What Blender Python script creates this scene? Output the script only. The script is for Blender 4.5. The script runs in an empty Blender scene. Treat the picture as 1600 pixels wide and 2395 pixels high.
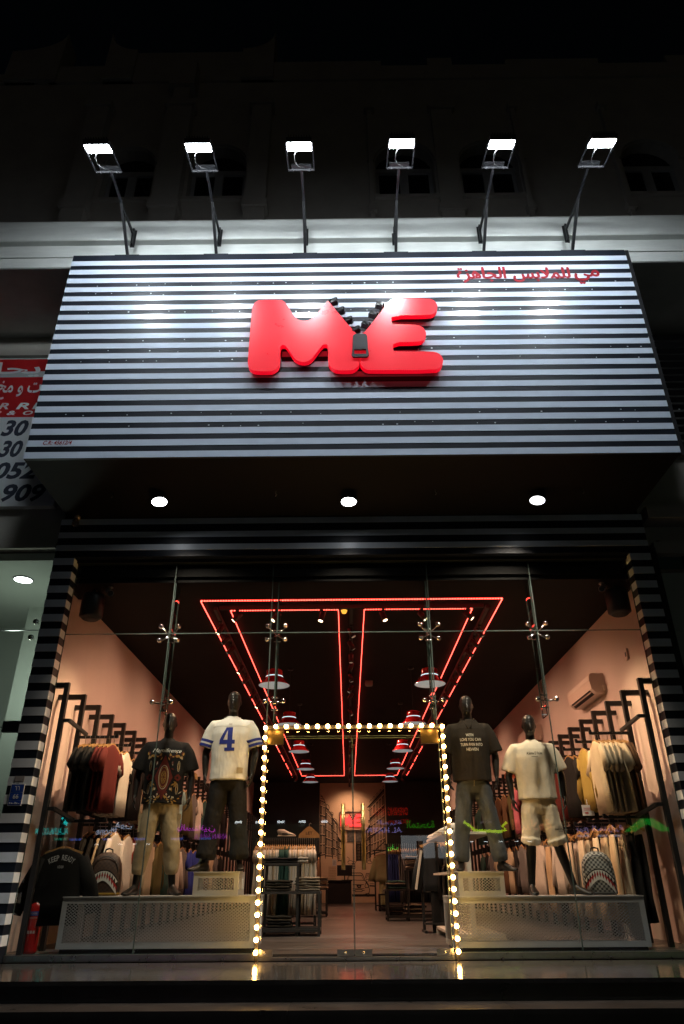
import bpy, math, random, unicodedata
from mathutils import Vector, Matrix, noise
from mathutils.bvhtree import BVHTree
random.seed(7)
R = math.radians
S = bpy.context.scene
COL = S.collection

# ------------------------------------------------------------------ camera, world, exposure
cam_d = bpy.data.cameras.new('camera')
cam = bpy.data.objects.new('camera', cam_d); COL.objects.link(cam); S.camera = cam
cam_d.sensor_fit = 'HORIZONTAL'; cam_d.sensor_width = 36.0; cam_d.lens = 36.657
cam_d.clip_start = 0.05; cam_d.clip_end = 600
TILT, ROLL, YAW = 0.4899, -0.0069, 0.0047
fw = Vector((-math.sin(YAW) * math.cos(TILT), math.cos(YAW) * math.cos(TILT), math.sin(TILT)))
rt = Vector((math.cos(YAW), math.sin(YAW), 0))
up = rt.cross(fw)
r2 = rt * math.cos(ROLL) + up * math.sin(ROLL)
u2 = -rt * math.sin(ROLL) + up * math.cos(ROLL)
cm = Matrix((r2, u2, -fw)).transposed().to_4x4(); cm.translation = Vector((-0.0769, -8.0, 0.6577))
cam.matrix_world = cm

W = bpy.data.worlds.new('World'); S.world = W; W.use_nodes = True
nt = W.node_tree; bg = nt.nodes['Background']
sky = nt.nodes.new('ShaderNodeTexSky'); sky.sky_type = 'NISHITA'; sky.sun_disc = False
sky.sun_elevation = R(4); sky.sun_rotation = R(160)
nt.links.new(sky.outputs['Color'], bg.inputs['Color']); bg.inputs['Strength'].default_value = 0.0008   # night
S.view_settings.view_transform = 'Standard'; S.view_settings.look = 'None'
S.view_settings.exposure = 0.0; S.view_settings.gamma = 1.0; S.view_settings.use_curve_mapping = False
cy = S.cycles
cy.use_denoising = True; cy.max_bounces = 8; cy.diffuse_bounces = 3; cy.glossy_bounces = 4
cy.transparent_max_bounces = 24; cy.transmission_bounces = 4; cy.caustics_reflective = False; cy.caustics_refractive = False
cy.sample_clamp_indirect = 4.0; cy.sample_clamp_direct = 0.0; cy.use_light_tree = True
cy.use_adaptive_sampling = True; cy.adaptive_threshold = 0.01

# ------------------------------------------------------------------ materials
MATS = {}
def mat(name, col, rough=0.6, metal=0.0, spec=0.5, var=0.0, vscale=6.0, bump=0.0, bscale=60.0, coat=0.0, emit=None, estr=0.0, stretch=None):
    if name in MATS: return MATS[name]
    m = bpy.data.materials.new(name); m.use_nodes = True
    t = m.node_tree; b = t.nodes['Principled BSDF']
    b.inputs['Base Color'].default_value = (*col, 1); b.inputs['Roughness'].default_value = rough
    b.inputs['Metallic'].default_value = metal; b.inputs['Specular IOR Level'].default_value = spec
    b.inputs['Coat Weight'].default_value = coat; b.inputs['Coat Roughness'].default_value = 0.12
    if emit: b.inputs['Emission Color'].default_value = (*emit, 1); b.inputs['Emission Strength'].default_value = estr
    vec = None
    if var or bump:
        tc = t.nodes.new('ShaderNodeTexCoord'); vec = tc.outputs['Object']
        if stretch:
            mp = t.nodes.new('ShaderNodeMapping'); mp.inputs['Scale'].default_value = stretch
            t.links.new(vec, mp.inputs['Vector']); vec = mp.outputs['Vector']
    if var:
        n = t.nodes.new('ShaderNodeTexNoise'); n.inputs['Scale'].default_value = vscale; n.inputs['Detail'].default_value = 6
        n.inputs['Roughness'].default_value = 0.65
        t.links.new(vec, n.inputs['Vector'])
        r = t.nodes.new('ShaderNodeValToRGB')
        r.color_ramp.elements[0].position = 0.3; r.color_ramp.elements[1].position = 0.7
        r.color_ramp.elements[0].color = (*[c * (1 - var) for c in col], 1)
        r.color_ramp.elements[1].color = (*[min(1, c * (1 + var)) for c in col], 1)
        t.links.new(n.outputs['Fac'], r.inputs['Fac']); t.links.new(r.outputs['Color'], b.inputs['Base Color'])
        rr = t.nodes.new('ShaderNodeMapRange'); rr.inputs['To Min'].default_value = max(0.02, rough - 0.12 * var - 0.03)
        rr.inputs['To Max'].default_value = min(1, rough + 0.25 * var + 0.03)
        t.links.new(n.outputs['Fac'], rr.inputs['Value']); t.links.new(rr.outputs['Result'], b.inputs['Roughness'])
    if bump:
        n2 = t.nodes.new('ShaderNodeTexNoise'); n2.inputs['Scale'].default_value = bscale; n2.inputs['Detail'].default_value = 4
        t.links.new(vec, n2.inputs['Vector'])
        bp = t.nodes.new('ShaderNodeBump'); bp.inputs['Strength'].default_value = bump; bp.inputs['Distance'].default_value = 0.004
        t.links.new(n2.outputs['Fac'], bp.inputs['Height']); t.links.new(bp.outputs['Normal'], b.inputs['Normal'])
    MATS[name] = m
    return m

def glow(name, col, strength):
    if name in MATS: return MATS[name]
    m = bpy.data.materials.new(name); m.use_nodes = True; t = m.node_tree
    for n in list(t.nodes):
        if n.type != 'OUTPUT_MATERIAL': t.nodes.remove(n)
    e = t.nodes.new('ShaderNodeEmission'); e.inputs['Color'].default_value = (*col, 1); e.inputs['Strength'].default_value = strength
    t.links.new(e.outputs[0], [n for n in t.nodes if n.type == 'OUTPUT_MATERIAL'][0].inputs[0])
    MATS[name] = m; return m

def glass(name, tint=(0.97, 0.985, 0.975), ior=1.5, rough=0.0):
    m = bpy.data.materials.new(name); m.use_nodes = True; t = m.node_tree
    for n in list(t.nodes):
        if n.type != 'OUTPUT_MATERIAL': t.nodes.remove(n)
    out = [n for n in t.nodes if n.type == 'OUTPUT_MATERIAL'][0]
    tr = t.nodes.new('ShaderNodeBsdfTransparent'); tr.inputs['Color'].default_value = (*tint, 1)
    gl = t.nodes.new('ShaderNodeBsdfGlossy'); gl.inputs['Roughness'].default_value = rough
    fr = t.nodes.new('ShaderNodeFresnel'); fr.inputs['IOR'].default_value = ior
    mx = t.nodes.new('ShaderNodeMixShader')
    ge = t.nodes.new('ShaderNodeNewGeometry'); mu = t.nodes.new('ShaderNodeMath'); mu.operation = 'MULTIPLY_ADD'
    mv = t.nodes.new('ShaderNodeMath'); mv.operation = 'MULTIPLY'; mv.inputs[1].default_value = 1.5
    sb = t.nodes.new('ShaderNodeMath'); sb.operation = 'SUBTRACT'; sb.inputs[0].default_value = 1.0
    t.links.new(ge.outputs['Backfacing'], sb.inputs[1]); t.links.new(fr.outputs[0], mv.inputs[0])
    mu.operation = 'MULTIPLY'; mu.use_clamp = True; t.links.new(mv.outputs[0], mu.inputs[0]); t.links.new(sb.outputs[0], mu.inputs[1])
    t.links.new(mu.outputs[0], mx.inputs[0]); t.links.new(tr.outputs[0], mx.inputs[1]); t.links.new(gl.outputs[0], mx.inputs[2])
    t.links.new(mx.outputs[0], out.inputs[0]); MATS[name] = m; return m

m_black = mat('black_metal', (0.012, 0.012, 0.013), 0.42, var=0.25, vscale=14)
m_blackmatte = mat('black_paint', (0.014, 0.012, 0.012), 0.75, var=0.3, vscale=5)
m_ceil = mat('black_ceiling', (0.006, 0.005, 0.005), 0.8, spec=.2, var=0.3, vscale=2)
m_panelblack = mat('black_sign_panel', (0.009, 0.012, 0.019), 0.42, spec=0.24, var=0.35, vscale=3.0, bump=0.05, bscale=9)
m_white = mat('white_stripe', (0.60, 0.67, 0.78), 0.17, var=0.06, vscale=2.5)
m_fasciawhite = mat('white_fascia_stripe', (0.66, 0.71, 0.76), 0.30, var=0.08, vscale=5)
m_red = mat('red_acrylic', (0.68, 0.010, 0.022), 0.28, coat=0.4, emit=(1.0, 0.015, 0.03), estr=0.42, var=0.08, vscale=3)
m_redside = mat('lit_red_side', (0.6, 0.005, 0.015), 0.35, emit=(1.0, 0.004, 0.022), estr=0.75)
m_redtext = mat('dark_red_letter', (0.27, 0.003, 0.012), 0.65, spec=.25)
m_wall_up = mat('cream_render', (0.38, 0.35, 0.32), 0.9, var=0.10, vscale=1.7, bump=0.25, bscale=45)
m_cornice = mat('pale_cornice', (0.68, 0.70, 0.67), 0.85, var=0.12, vscale=2.6, bump=0.3, bscale=40, stretch=(0.6, 1, 3))
m_wall_beige = mat('beige_wall', (0.42, 0.40, 0.35), 0.9, var=0.08, vscale=2, bump=0.2, bscale=50)
m_wall_in = mat('shop_wall_paint', (0.62, 0.49, 0.45), 0.85, var=0.05, vscale=1.3, bump=0.12, bscale=70)
m_mural = mat('mural_wall', (0.62, 0.44, 0.30), 0.85, var=0.05, vscale=2)
m_ink = mat('mural_ink', (0.02, 0.013, 0.01), 0.8)
m_pane_dark = mat('dark_window_pane', (0.006, 0.006, 0.008), 0.12)
m_frame_w = mat('window_frame_paint', (0.30, 0.30, 0.31), 0.5, var=0.08)
m_glass = glass('clear_glass')
m_fin = glass('green_edge_glass', (0.86, 0.93, 0.89), 1.5)
m_edge = mat('glass_edge', (0.06, 0.085, 0.075), 0.2, spec=0.6)
m_chrome = mat('chrome', (0.55, 0.54, 0.52), 0.12, metal=1.0)
m_brass = mat('brushed_brass', (0.19, 0.135, 0.06), 0.32, metal=1.0, var=0.1, vscale=20)
m_steel = mat('brushed_steel', (0.42, 0.40, 0.37), 0.28, metal=1.0, var=0.12, vscale=12)
m_bulb = glow('warm_bulb', (1.0, 0.54, 0.14), 82.0)
m_led = glow('red_led', (1.0, 0.065, 0.045), 11.0)
m_flood = glow('cool_flood_light', (0.86, 0.94, 1.0), 310.0)
m_down = glow('soffit_lamp_light', (0.93, 0.96, 1.0), 24.0)
m_spotdisc = glow('spot_lens_light', (1.0, 0.72, 0.42), 10.0)
m_spotdim = mat('spot_lens', (0.5, 0.4, 0.33), 0.25, emit=(1, 0.75, 0.55), estr=0.15)
m_pendring = glow('pendant_ring_light', (0.85, 0.92, 1.0), 1.1)
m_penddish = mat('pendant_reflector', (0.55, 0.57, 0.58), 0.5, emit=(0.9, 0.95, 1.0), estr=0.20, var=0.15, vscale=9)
m_pendred = mat('red_enamel', (0.40, 0.010, 0.012), 0.18, coat=0.6)
m_granite = mat('polished_dark_granite', (0.040, 0.035, 0.031), 0.06, var=0.45, vscale=5, bump=0.03, bscale=14, stretch=(0.7, 3, 1), spec=0.6)
m_granite_r = mat('dark_granite_riser', (0.022, 0.018, 0.016), 0.28, var=0.4, vscale=4)
m_asphalt = mat('asphalt', (0.03, 0.03, 0.032), 0.85, var=0.3, vscale=3, bump=0.4, bscale=90)
m_floor = mat('grey_wood_plank', (0.088, 0.080, 0.077), 0.30, var=0.45, vscale=3.0, stretch=(0.35, 3.2, 1))
def per_piece(m, lo, hi):
    """every loose piece of a mesh gets its own slightly different tone"""
    t = m.node_tree; b = t.nodes['Principled BSDF']; src = b.inputs['Base Color'].links[0].from_socket
    g = t.nodes.new('ShaderNodeNewGeometry'); r = t.nodes.new('ShaderNodeMapRange'); r.inputs['To Min'].default_value = lo; r.inputs['To Max'].default_value = hi
    h = t.nodes.new('ShaderNodeHueSaturation'); t.links.new(g.outputs['Random Per Island'], r.inputs['Value']); t.links.new(r.outputs['Result'], h.inputs['Value'])
    t.links.new(src, h.inputs['Color']); t.links.new(h.outputs['Color'], b.inputs['Base Color'])
per_piece(m_floor, .62, 1.35)
m_mesh = mat('grey_powder_coat', (0.38, 0.39, 0.405), 0.55, var=0.06, vscale=8)
m_body = mat('gloss_black_mannequin', (0.011, 0.009, 0.008), 0.36, var=0.2, vscale=8, spec=0.38)
m_wood = mat('hanger_wood', (0.42, 0.24, 0.09), 0.45, var=0.25, vscale=18)
m_hook = mat('hanger_hook', (0.4, 0.4, 0.4), 0.3, metal=1.0)

# ------------------------------------------------------------------ mesh builder
class MB:
    def __init__(s): s.v = []; s.f = []; s.m = []; s.smooth = []
    def add(s, vs, fs, mi=0, smooth=False):
        o = len(s.v); s.v += [tuple(v) for v in vs]
        for f in fs: s.f.append(tuple(i + o for i in f)); s.m.append(mi); s.smooth.append(smooth)
        return s
    def box(s, x0, x1, y0, y1, z0, z1, mi=0):
        return s.add([(x0, y0, z0), (x1, y0, z0), (x1, y1, z0), (x0, y1, z0), (x0, y0, z1), (x1, y0, z1), (x1, y1, z1), (x0, y1, z1)],
                     [(0, 3, 2, 1), (4, 5, 6, 7), (0, 1, 5, 4), (1, 2, 6, 5), (2, 3, 7, 6), (3, 0, 4, 7)], mi)
    def obox(s, c, ax, ay, az, mi=0):
        c = Vector(c); ax, ay, az = Vector(ax), Vector(ay), Vector(az)
        vs = [c + ax * i + ay * j + az * k for k in (-1, 1) for j, i in ((-1, -1), (-1, 1), (1, 1), (1, -1))]
        return s.add(vs, [(0, 3, 2, 1), (4, 5, 6, 7), (0, 1, 5, 4), (1, 2, 6, 5), (2, 3, 7, 6), (3, 0, 4, 7)], mi)
    def bar(s, p, q, w, h=None, mi=0, ref=(0, 0, 1)):
        p, q = Vector(p), Vector(q); d = q - p; L = d.length / 2; d.normalize(); h = h or w
        r = Vector(ref)
        if abs(d.dot(r)) > 0.95: r = Vector((1, 0, 0)) if abs(d.x) < 0.9 else Vector((0, 1, 0))
        a = d.cross(r).normalized(); b = a.cross(d)
        return s.obox((p + q) / 2, a * w / 2, b * h / 2, d * L, mi)
    def tube(s, pts, r, n=8, mi=0, closed=False, caps=True):
        pts = [Vector(p) for p in pts]; st = []
        rr = r if isinstance(r, (list, tuple)) else [r] * len(pts)
        return s.loft([(p, k, k) for p, k in zip(pts, rr)], n, mi, caps=caps)
    def loft(s, st, n=16, mi=0, ref=None, caps=True, exp=2.0):
        """st: (centre, half width along the side axis, half depth along the other axis)"""
        P = [Vector(a[0]) for a in st]; vs = []; fs = []; prev = Vector(ref) if ref else None
        for i, p in enumerate(P):
            t = (P[min(i + 1, len(P) - 1)] - P[max(i - 1, 0)])
            if t.length < 1e-9: t = Vector((0, 0, 1))
            t.normalize()
            if prev is None:
                prev = Vector((1, 0, 0)) if abs(t.x) < 0.8 else Vector((0, 1, 0))
            a = prev - t * prev.dot(t)
            if a.length < 1e-6: a = t.orthogonal()
            a.normalize(); b = t.cross(a)
            if not ref: prev = a
            for k in range(n):
                th = 2 * math.pi * k / n; c, d = math.cos(th), math.sin(th)
                c = math.copysign(abs(c) ** (2 / exp), c); d = math.copysign(abs(d) ** (2 / exp), d)
                vs.append(p + a * c * st[i][1] + b * d * st[i][2])
        for i in range(len(P) - 1):
            for k in range(n):
                k2 = (k + 1) % n
                fs.append((i * n + k, i * n + k2, (i + 1) * n + k2, (i + 1) * n + k))
        if caps:
            fs.append(tuple(reversed(range(n)))); fs.append(tuple(range((len(P) - 1) * n, len(P) * n)))
        return s.add(vs, fs, mi, True)
    def lathe(s, prof, n=20, c=(0, 0, 0), mi=0, axis=(0, 0, 1), caps=False):
        c = Vector(c); ax = Vector(axis).normalized(); a = ax.orthogonal().normalized(); b = ax.cross(a); vs = []; fs = []
        for r, z in prof:
            for k in range(n):
                th = 2 * math.pi * k / n; vs.append(c + ax * z + (a * math.cos(th) + b * math.sin(th)) * r)
        for i in range(len(prof) - 1):
            for k in range(n): k2 = (k + 1) % n; fs.append((i * n + k, i * n + k2, (i + 1) * n + k2, (i + 1) * n + k))
        if caps: fs.append(tuple(reversed(range(n)))); fs.append(tuple(range((len(prof) - 1) * n, len(prof) * n)))
        return s.add(vs, fs, mi, True)
    def ball(s, c, r, n=10, mi=0, sz=1.0):
        k = max(4, n // 2 + 1)
        return s.lathe([(max(1e-4, r * math.sin(math.pi * i / k)), -r * sz * math.cos(math.pi * i / k)) for i in range(k + 1)], n, c, mi)
    def prism(s, poly, y0, y1, mi=0, mside=None, plane='xz'):
        """a polygon in x,z given counter-clockwise or not, pushed from y0 (front) to y1"""
        n = len(poly); mside = mi if mside is None else mside
        ar = sum(poly[i][0] * poly[(i + 1) % n][1] - poly[(i + 1) % n][0] * poly[i][1] for i in range(n))
        if ar < 0: poly = poly[::-1]
        if plane == 'xz': A = [(x, y0, z) for x, z in poly]; B = [(x, y1, z) for x, z in poly]
        else: A = [(y0, x, z) for x, z in poly]; B = [(y1, x, z) for x, z in poly]
        s.add(A + B, [tuple(range(n)), tuple(range(2 * n - 1, n - 1, -1))], mi)
        return s.add(A + B, [(i, i + n, (i + 1) % n + n, (i + 1) % n) for i in range(n)], mside)
    def data(s, name, mats, fix=False):
        me = bpy.data.meshes.new(name); me.from_pydata(s.v, [], s.f)
        for m in (mats if isinstance(mats, (list, tuple)) else [mats]): me.materials.append(m)
        me.polygons.foreach_set('material_index', s.m); me.polygons.foreach_set('use_smooth', s.smooth)
        if fix:
            import bmesh
            b = bmesh.new(); b.from_mesh(me); bmesh.ops.recalc_face_normals(b, faces=b.faces); b.to_mesh(me); b.free()
        me.update(); return me

def link(name, me, parent=None, loc=None):
    o = bpy.data.objects.new(name, me); COL.objects.link(o)
    if parent: o.parent = parent; KIDS.setdefault(parent.name, []).append(o)
    if loc: o.location = loc
    return o
KIDS = {}
def tag(o, label=None, cat=None, group=None, kind=None):
    if label: o['label'] = label
    if cat: o['category'] = cat
    if group: o['group'] = group
    if kind: o['kind'] = kind
    return o
def thing(name, label, cat, loc=(0, 0, 0), rz=0.0, group=None):
    o = link(name, None); o.location = loc; o.rotation_euler.z = rz; o.empty_display_size = 0.1
    return tag(o, label, cat, group)
def solo(name, mb, mats, label, cat, group=None, loc=None, fix=False):
    return tag(link(name, mb if isinstance(mb, bpy.types.Mesh) else mb.data(name, mats, fix), None, loc), label, cat, group)
def part(name, mb, mats, parent, world=False, label=None, loc=None, fix=False, kind=None):
    """world=True: the mesh is given in scene coordinates and the parent is not turned"""
    o = link(name, mb if isinstance(mb, bpy.types.Mesh) else mb.data(name, mats, fix), parent, loc)
    if world:
        off = Vector((0, 0, 0)); p = parent
        while p: off += p.location; p = p.parent
        o.location = -off
    return tag(o, label, kind=kind)
def struct(name, mb, mats): return tag(link(name, mb.data(name, mats)), kind='structure')
def copy_tree(o, parent=None):
    c = o.copy(); COL.objects.link(c)
    if parent: c.parent = parent; KIDS.setdefault(parent.name, []).append(c)
    for ch in list(KIDS.get(o.name, [])): copy_tree(ch, c)
    return c

# ------------------------------------------------------------------ lettering
FORMS = {}
def arabic(t):
    """joins Arabic letters by their presentation forms and puts them in visual order"""
    nonjoin = 'اأإآدذرزوةىء'
    out = []; i = 0
    def letter(c): return '\u0600' <= c <= '\u06ff' and unicodedata.category(c) == 'Lo'
    while i < len(t):
        c = t[i]
        if not letter(c): out.append(c); i += 1; continue
        pj = i > 0 and letter(t[i - 1]) and t[i - 1] not in nonjoin
        if c == 'ل' and i + 1 < len(t) and t[i + 1] == 'ا':
            out.append('\ufefc' if pj else '\ufefb'); i += 2; continue
        nj = i + 1 < len(t) and letter(t[i + 1]) and c not in nonjoin
        f = ('MEDIAL' if nj else 'FINAL') if pj else ('INITIAL' if nj else 'ISOLATED')
        try: out.append(unicodedata.lookup(unicodedata.name(c) + ' ' + f + ' FORM'))
        except KeyError: out.append(c)
        i += 1
    return ''.join(reversed(out))
TXT = {}
def text2d(s, bold=0.0, shear=0.0, spacing=1.0):
    key = (s, bold, shear, spacing)
    if key in TXT: return TXT[key]
    c = bpy.data.curves.new('lettering', 'FONT'); c.body = s; c.offset = bold; c.shear = shear; c.resolution_u = 3; c.space_character = spacing
    c.fill_mode = 'FRONT'
    o = bpy.data.objects.new('lettering', c); COL.objects.link(o)
    me = bpy.data.meshes.new_from_object(o.evaluated_get(bpy.context.evaluated_depsgraph_get()))
    V = [(v.co.x, v.co.y) for v in me.vertices]; F = [tuple(p.vertices) for p in me.polygons]
    bpy.data.objects.remove(o); bpy.data.curves.remove(c); bpy.data.meshes.remove(me)
    x0, x1 = min(v[0] for v in V), max(v[0] for v in V); y0, y1 = min(v[1] for v in V), max(v[1] for v in V)
    TXT[key] = ([((x - x0) / (x1 - x0), (y - y0) / (y1 - y0)) for x, y in V], F)
    return TXT[key]
def text_on(mb, s, x0, x1, z0, z1, y, bold=0.0, shear=0.0, facing=-1, mi=0, spacing=1.0, fn=None):
    """fills the rectangle with the words, on a plane of constant y (facing -1 reads from -y, +1 from +y), or through fn(x, z)"""
    V, F = text2d(s, bold, shear, spacing); vs = []
    for u, w in V:
        x = x0 + (x1 - x0) * u if facing < 0 else x1 - (x1 - x0) * u
        z = z0 + (z1 - z0) * w
        vs.append(fn(x, z) if fn else (x, y, z))
    return mb.add(vs, F, mi)

ORD = [''] + '''first second third fourth fifth sixth seventh eighth ninth tenth eleventh twelfth thirteenth fourteenth fifteenth sixteenth seventeenth eighteenth
nineteenth twentieth twenty-first twenty-second twenty-third twenty-fourth twenty-fifth twenty-sixth twenty-seventh twenty-eighth twenty-ninth thirtieth'''.split()

# ================================================================== SETTING
struct('street', MB().box(-150, 150, -150, 40, -0.62, -0.52), m_asphalt)
FL = 0.05                                                     # shop floor level; the porch is at 0
po = struct('porch_floor', MB().box(-9, 9, -1.5, -0.02, -0.5, -0.03), m_granite_r)
k = 0
for r, (ya, yb) in enumerate(((-1.53, -0.78), (-0.777, -0.145))):
    for c in range(12):
        x0 = -7.4 + c * 1.25 + r * 0.4
        part('tile', MB().box(x0, x0 + 1.247, ya, yb, -0.03, 0.0), m_granite, po)
for c in range(9): part('riser_tile', MB().box(-7.4 + c * 1.7, -7.4 + c * 1.7 + 1.697, -1.515, -1.5, -0.14, -0.031), m_granite_r, po)
st = struct('porch_step', MB().box(-9, 9, -1.9, -1.516, -0.52, -0.172), m_granite_r)
for c in range(9): part('tread_tile', MB().box(-7.0 + c * 1.62, -7.0 + c * 1.62 + 1.617, -1.93, -1.516, -0.172, -0.142), m_granite_r, st)
for c in range(9): part('riser_tile', MB().box(-7.0 + c * 1.62, -7.0 + c * 1.62 + 1.617, -1.915, -1.9, -0.5, -0.1725), m_granite_r, st)

sf = struct('shop_floor', MB().box(-3.62, 3.62, 0.02, 20.6, -0.1, FL - 0.006), m_blackmatte)
pl = MB(); rr = random.Random(3)
for j in range(103):
    y = 0.05 + j * 0.2; x = -3.6 - rr.random() * 1.1
    while x < 3.6:
        a, b = max(x, -3.6), min(x + 1.2, 3.6)
        if b > a + 0.01: pl.add([(a + .001, y, FL), (b - .001, y, FL), (b - .001, y + .198, FL), (a + .001, y + .198, FL)], [(0, 1, 2, 3)])
        x += 1.2
o = part('plank', pl, m_floor, sf, kind='stuff')
for side, x0, x1 in (('left', -3.685, -3.61), ('right', 3.61, 3.685)):
    struct('shop_wall', MB().box(x0, x1, 0.03, 20.6, -0.1, 4.04), m_wall_in)
struct('shop_ceiling', MB().box(-3.75, 3.75, 0.02, 20.9, 4.04, 4.2), m_ceil)
bw = struct('back_wall', MB().box(-1.13, 1.36, 20.35, 20.6, -0.1, 4.04), m_mural)
struct('dark_end_wall', MB().box(-3.61, -1.13, 20.05, 20.6, -0.1, 4.04).box(1.36, 3.61, 20.05, 20.6, -0.1, 4.04), m_blackmatte)
struct('ceiling_bulkhead', MB().box(-3.6, 3.6, 0.06, 0.62, 3.98, 4.04), m_ceil)

# ================================================================== THE BUILDING ABOVE
bl = thing('cream_building', 'tall cream building with arched upper windows in darkness above the striped shop sign', 'building', (0, 0.3, 9.0))
wl = MB()
WIN = [(-4.00, 0.80), (-2.37, 0.92), (1.08, 0.96), (2.64, 0.96), (5.62, 0.92), (-7.6, .9), (8.4, .9)]
ZS, ZSP, YW = 11.48, 12.45, 0.35
WIN.sort()
xs = -14.0
def archpoly(cx, hw, z0, zsp, n=10):
    return [(cx - hw, zsp)] + [(cx - hw * math.cos(math.pi * i / n), zsp + hw * math.sin(math.pi * i / n) * 0.95) for i in range(1, n)] + [(cx + hw, zsp)]
for cx, w in WIN:
    hw = w / 2 + 0.06
    wl.box(xs, cx - hw, YW, YW + 0.4, 8.85, 15.0); xs = cx + hw
    wl.box(cx - hw, cx + hw, YW, YW + 0.4, 8.85, ZS)
    A = archpoly(cx, hw, ZS, ZSP)
    wl.prism(A + [(cx + hw, 15.0), (cx - hw, 15.0)], YW, YW + 0.4)
wl.box(xs, 16, YW, YW + 0.4, 8.85, 15.0)
wl.box(-14, 16, YW + .45, YW + .5, 8.85, 15.0)
part('wall', wl, m_wall_up, bl, True)
for cx, w in WIN:
    hw = w / 2 + 0.055; y = YW + 0.2
    f = MB().box(cx - hw, cx - hw + .07, y, y + .08, ZS, ZSP).box(cx + hw - .07, cx + hw, y, y + .08, ZS, ZSP).box(cx - .08, cx + .08, y - .01, y + .08, ZS, ZSP)
    f.box(cx - hw, cx + hw, y - .015, y + .08, ZSP - .06, ZSP + .06).box(cx - hw, cx + hw, y - .012, y + .08, ZS, ZS + .07)
    fo = part('window', f, m_frame_w, bl, True)
    for s in (-1, 1):
        a, b = sorted((cx + s * .08, cx + s * (hw - .07)))
        p = part('pane', MB().box(a, b, y + .03, y + .045, ZS + .07, ZSP - .06), m_pane_dark, fo, True)
    p = part('arched_pane', MB().prism(archpoly(cx, hw, ZS, ZSP), y + .02, y + .04), m_pane_dark, fo, True)
    part('sill', MB().box(cx - hw - .08, cx + hw + .08, YW - .07, YW + .15, ZS - .07, ZS), m_wall_up, fo, True)
for x0, x1 in ((-4.95, -4.55), (-3.42, -2.95), (-1.78, -1.42), (0.42, 0.5), (1.66, 2.06), (3.2, 3.28), (4.94, 5.02)):
    d = 0.22 if x0 < 0 else 0.09
    w = MB().box(x0, x1, YW - d, YW, 8.86, 13.9).box(x0 - .04, x1 + .04, YW - d - .05, YW, 11.0, 11.16).box(x0 - .05, x1 + .05, YW - d - .05, YW, 13.9, 14.05)
    part('pilaster', w, m_wall_up, bl, True)
for cx, w in WIN:                                             # arch mouldings
    hw = w / 2 + 0.06; a = archpoly(cx, hw + .14, ZS, ZSP); b = archpoly(cx, hw + .02, ZS, ZSP)
    part('arch_moulding', MB().prism(a + b[::-1], YW - .06, YW), m_wall_up, bl, True)
# cornice: an upper roll, a beige soffit and a lower band, all along the front
def profile(pts, x0, x1):
    n = len(pts); return MB().add([(x0, y, z) for y, z in pts] + [(x1, y, z) for y, z in pts],
        [(i, (i + 1) % n, (i + 1) % n + n, i + n) for i in range(n)] + [tuple(reversed(range(n))), tuple(range(n, 2 * n))])
part('cornice', profile([(.34, 8.90), (-1.30, 8.84), (-1.385, 8.80), (-1.425, 8.73), (-1.44, 8.62), (-1.435, 8.50), (-1.42, 8.40), (-1.41, 8.385), (.34, 8.385)], -14, 16), m_cornice, bl, True, fix=True)
part('cornice_band', profile([(.34, 8.384), (-1.325, 8.384), (-1.33, 8.37), (-1.325, 8.172), (.34, 8.172)], -14, 16), m_cornice, bl, True, fix=True)
part('cornice_string', profile([(.34, 8.171), (-1.305, 8.171), (-1.31, 8.16), (-1.30, 8.01), (-1.28, 8.0), (.34, 7.96)], -14, 16), m_cornice, bl, True, fix=True)
# parapet: steps and scrolls
pr = MB()
for x0, x1, z in ((-14, -6.3, 15.3), (-6.0, -4.9, 15.55), (-4.9, -1.45, 16.0), (-1.45, 0.75, 15.62), (.75, 1.7, 15.45), (1.7, 2.2, 15.7), (2.2, 3.3, 15.45), (3.3, 5.2, 15.62), (5.2, 6.6, 15.45), (6.6, 16, 15.7)):
    pr.box(x0, x1, YW - .05, YW + .35, 15.0, z)
part('parapet', pr, m_wall_up, bl, True)
for x0, x1, flip in ((-6.9, -5.85, 0), (-4.9, -4.3, 1), (-2.1, -1.45, 0)):
    n = 8; A = [(x0, 15.0), (x1, 15.0)]
    arc = [(x0 + (x1 - x0) * math.sin(i / n * math.pi / 2), 16.0 + .62 * (1 - math.cos(i / n * math.pi / 2))) for i in range(n + 1)]
    if flip: arc = [(x0 + x1 - x, z) for x, z in arc]
    A = ([(x0, 15.0), (x1, 15.0)] + [(x, z) for x, z in sorted(arc, key=lambda q: -q[0])])
    part('parapet_scroll', MB().prism(A, YW - .12, YW + .36), m_wall_up, bl, True)
part('parapet_bracket', MB().box(-3.45, -2.95, YW - .3, YW, 14.5, 15.3).box(-3.35, -3.05, YW - .22, YW, 14.1, 14.5), m_wall_up, bl, True)
# shop-front level wall of the same building, either side of the sign
part('side_wall', MB().box(-14, -3.72, 0.0, 0.34, 4.40, 7.96), m_wall_beige, bl, True)
part('side_wall', MB().box(3.72, 16, 0.12, 0.34, 4.40, 7.96), m_wall_beige, bl, True)
part('wall_moulding', MB().box(-14, -3.72, -.06, 0.0, 7.56, 7.62).box(-14, -3.72, -.10, 0.0, 4.40, 4.47), m_wall_beige, bl, True)
part('middle_wall', MB().box(-3.72, 3.72, 0.02, 0.34, 4.21, 7.96), m_blackmatte, bl, True)

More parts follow.
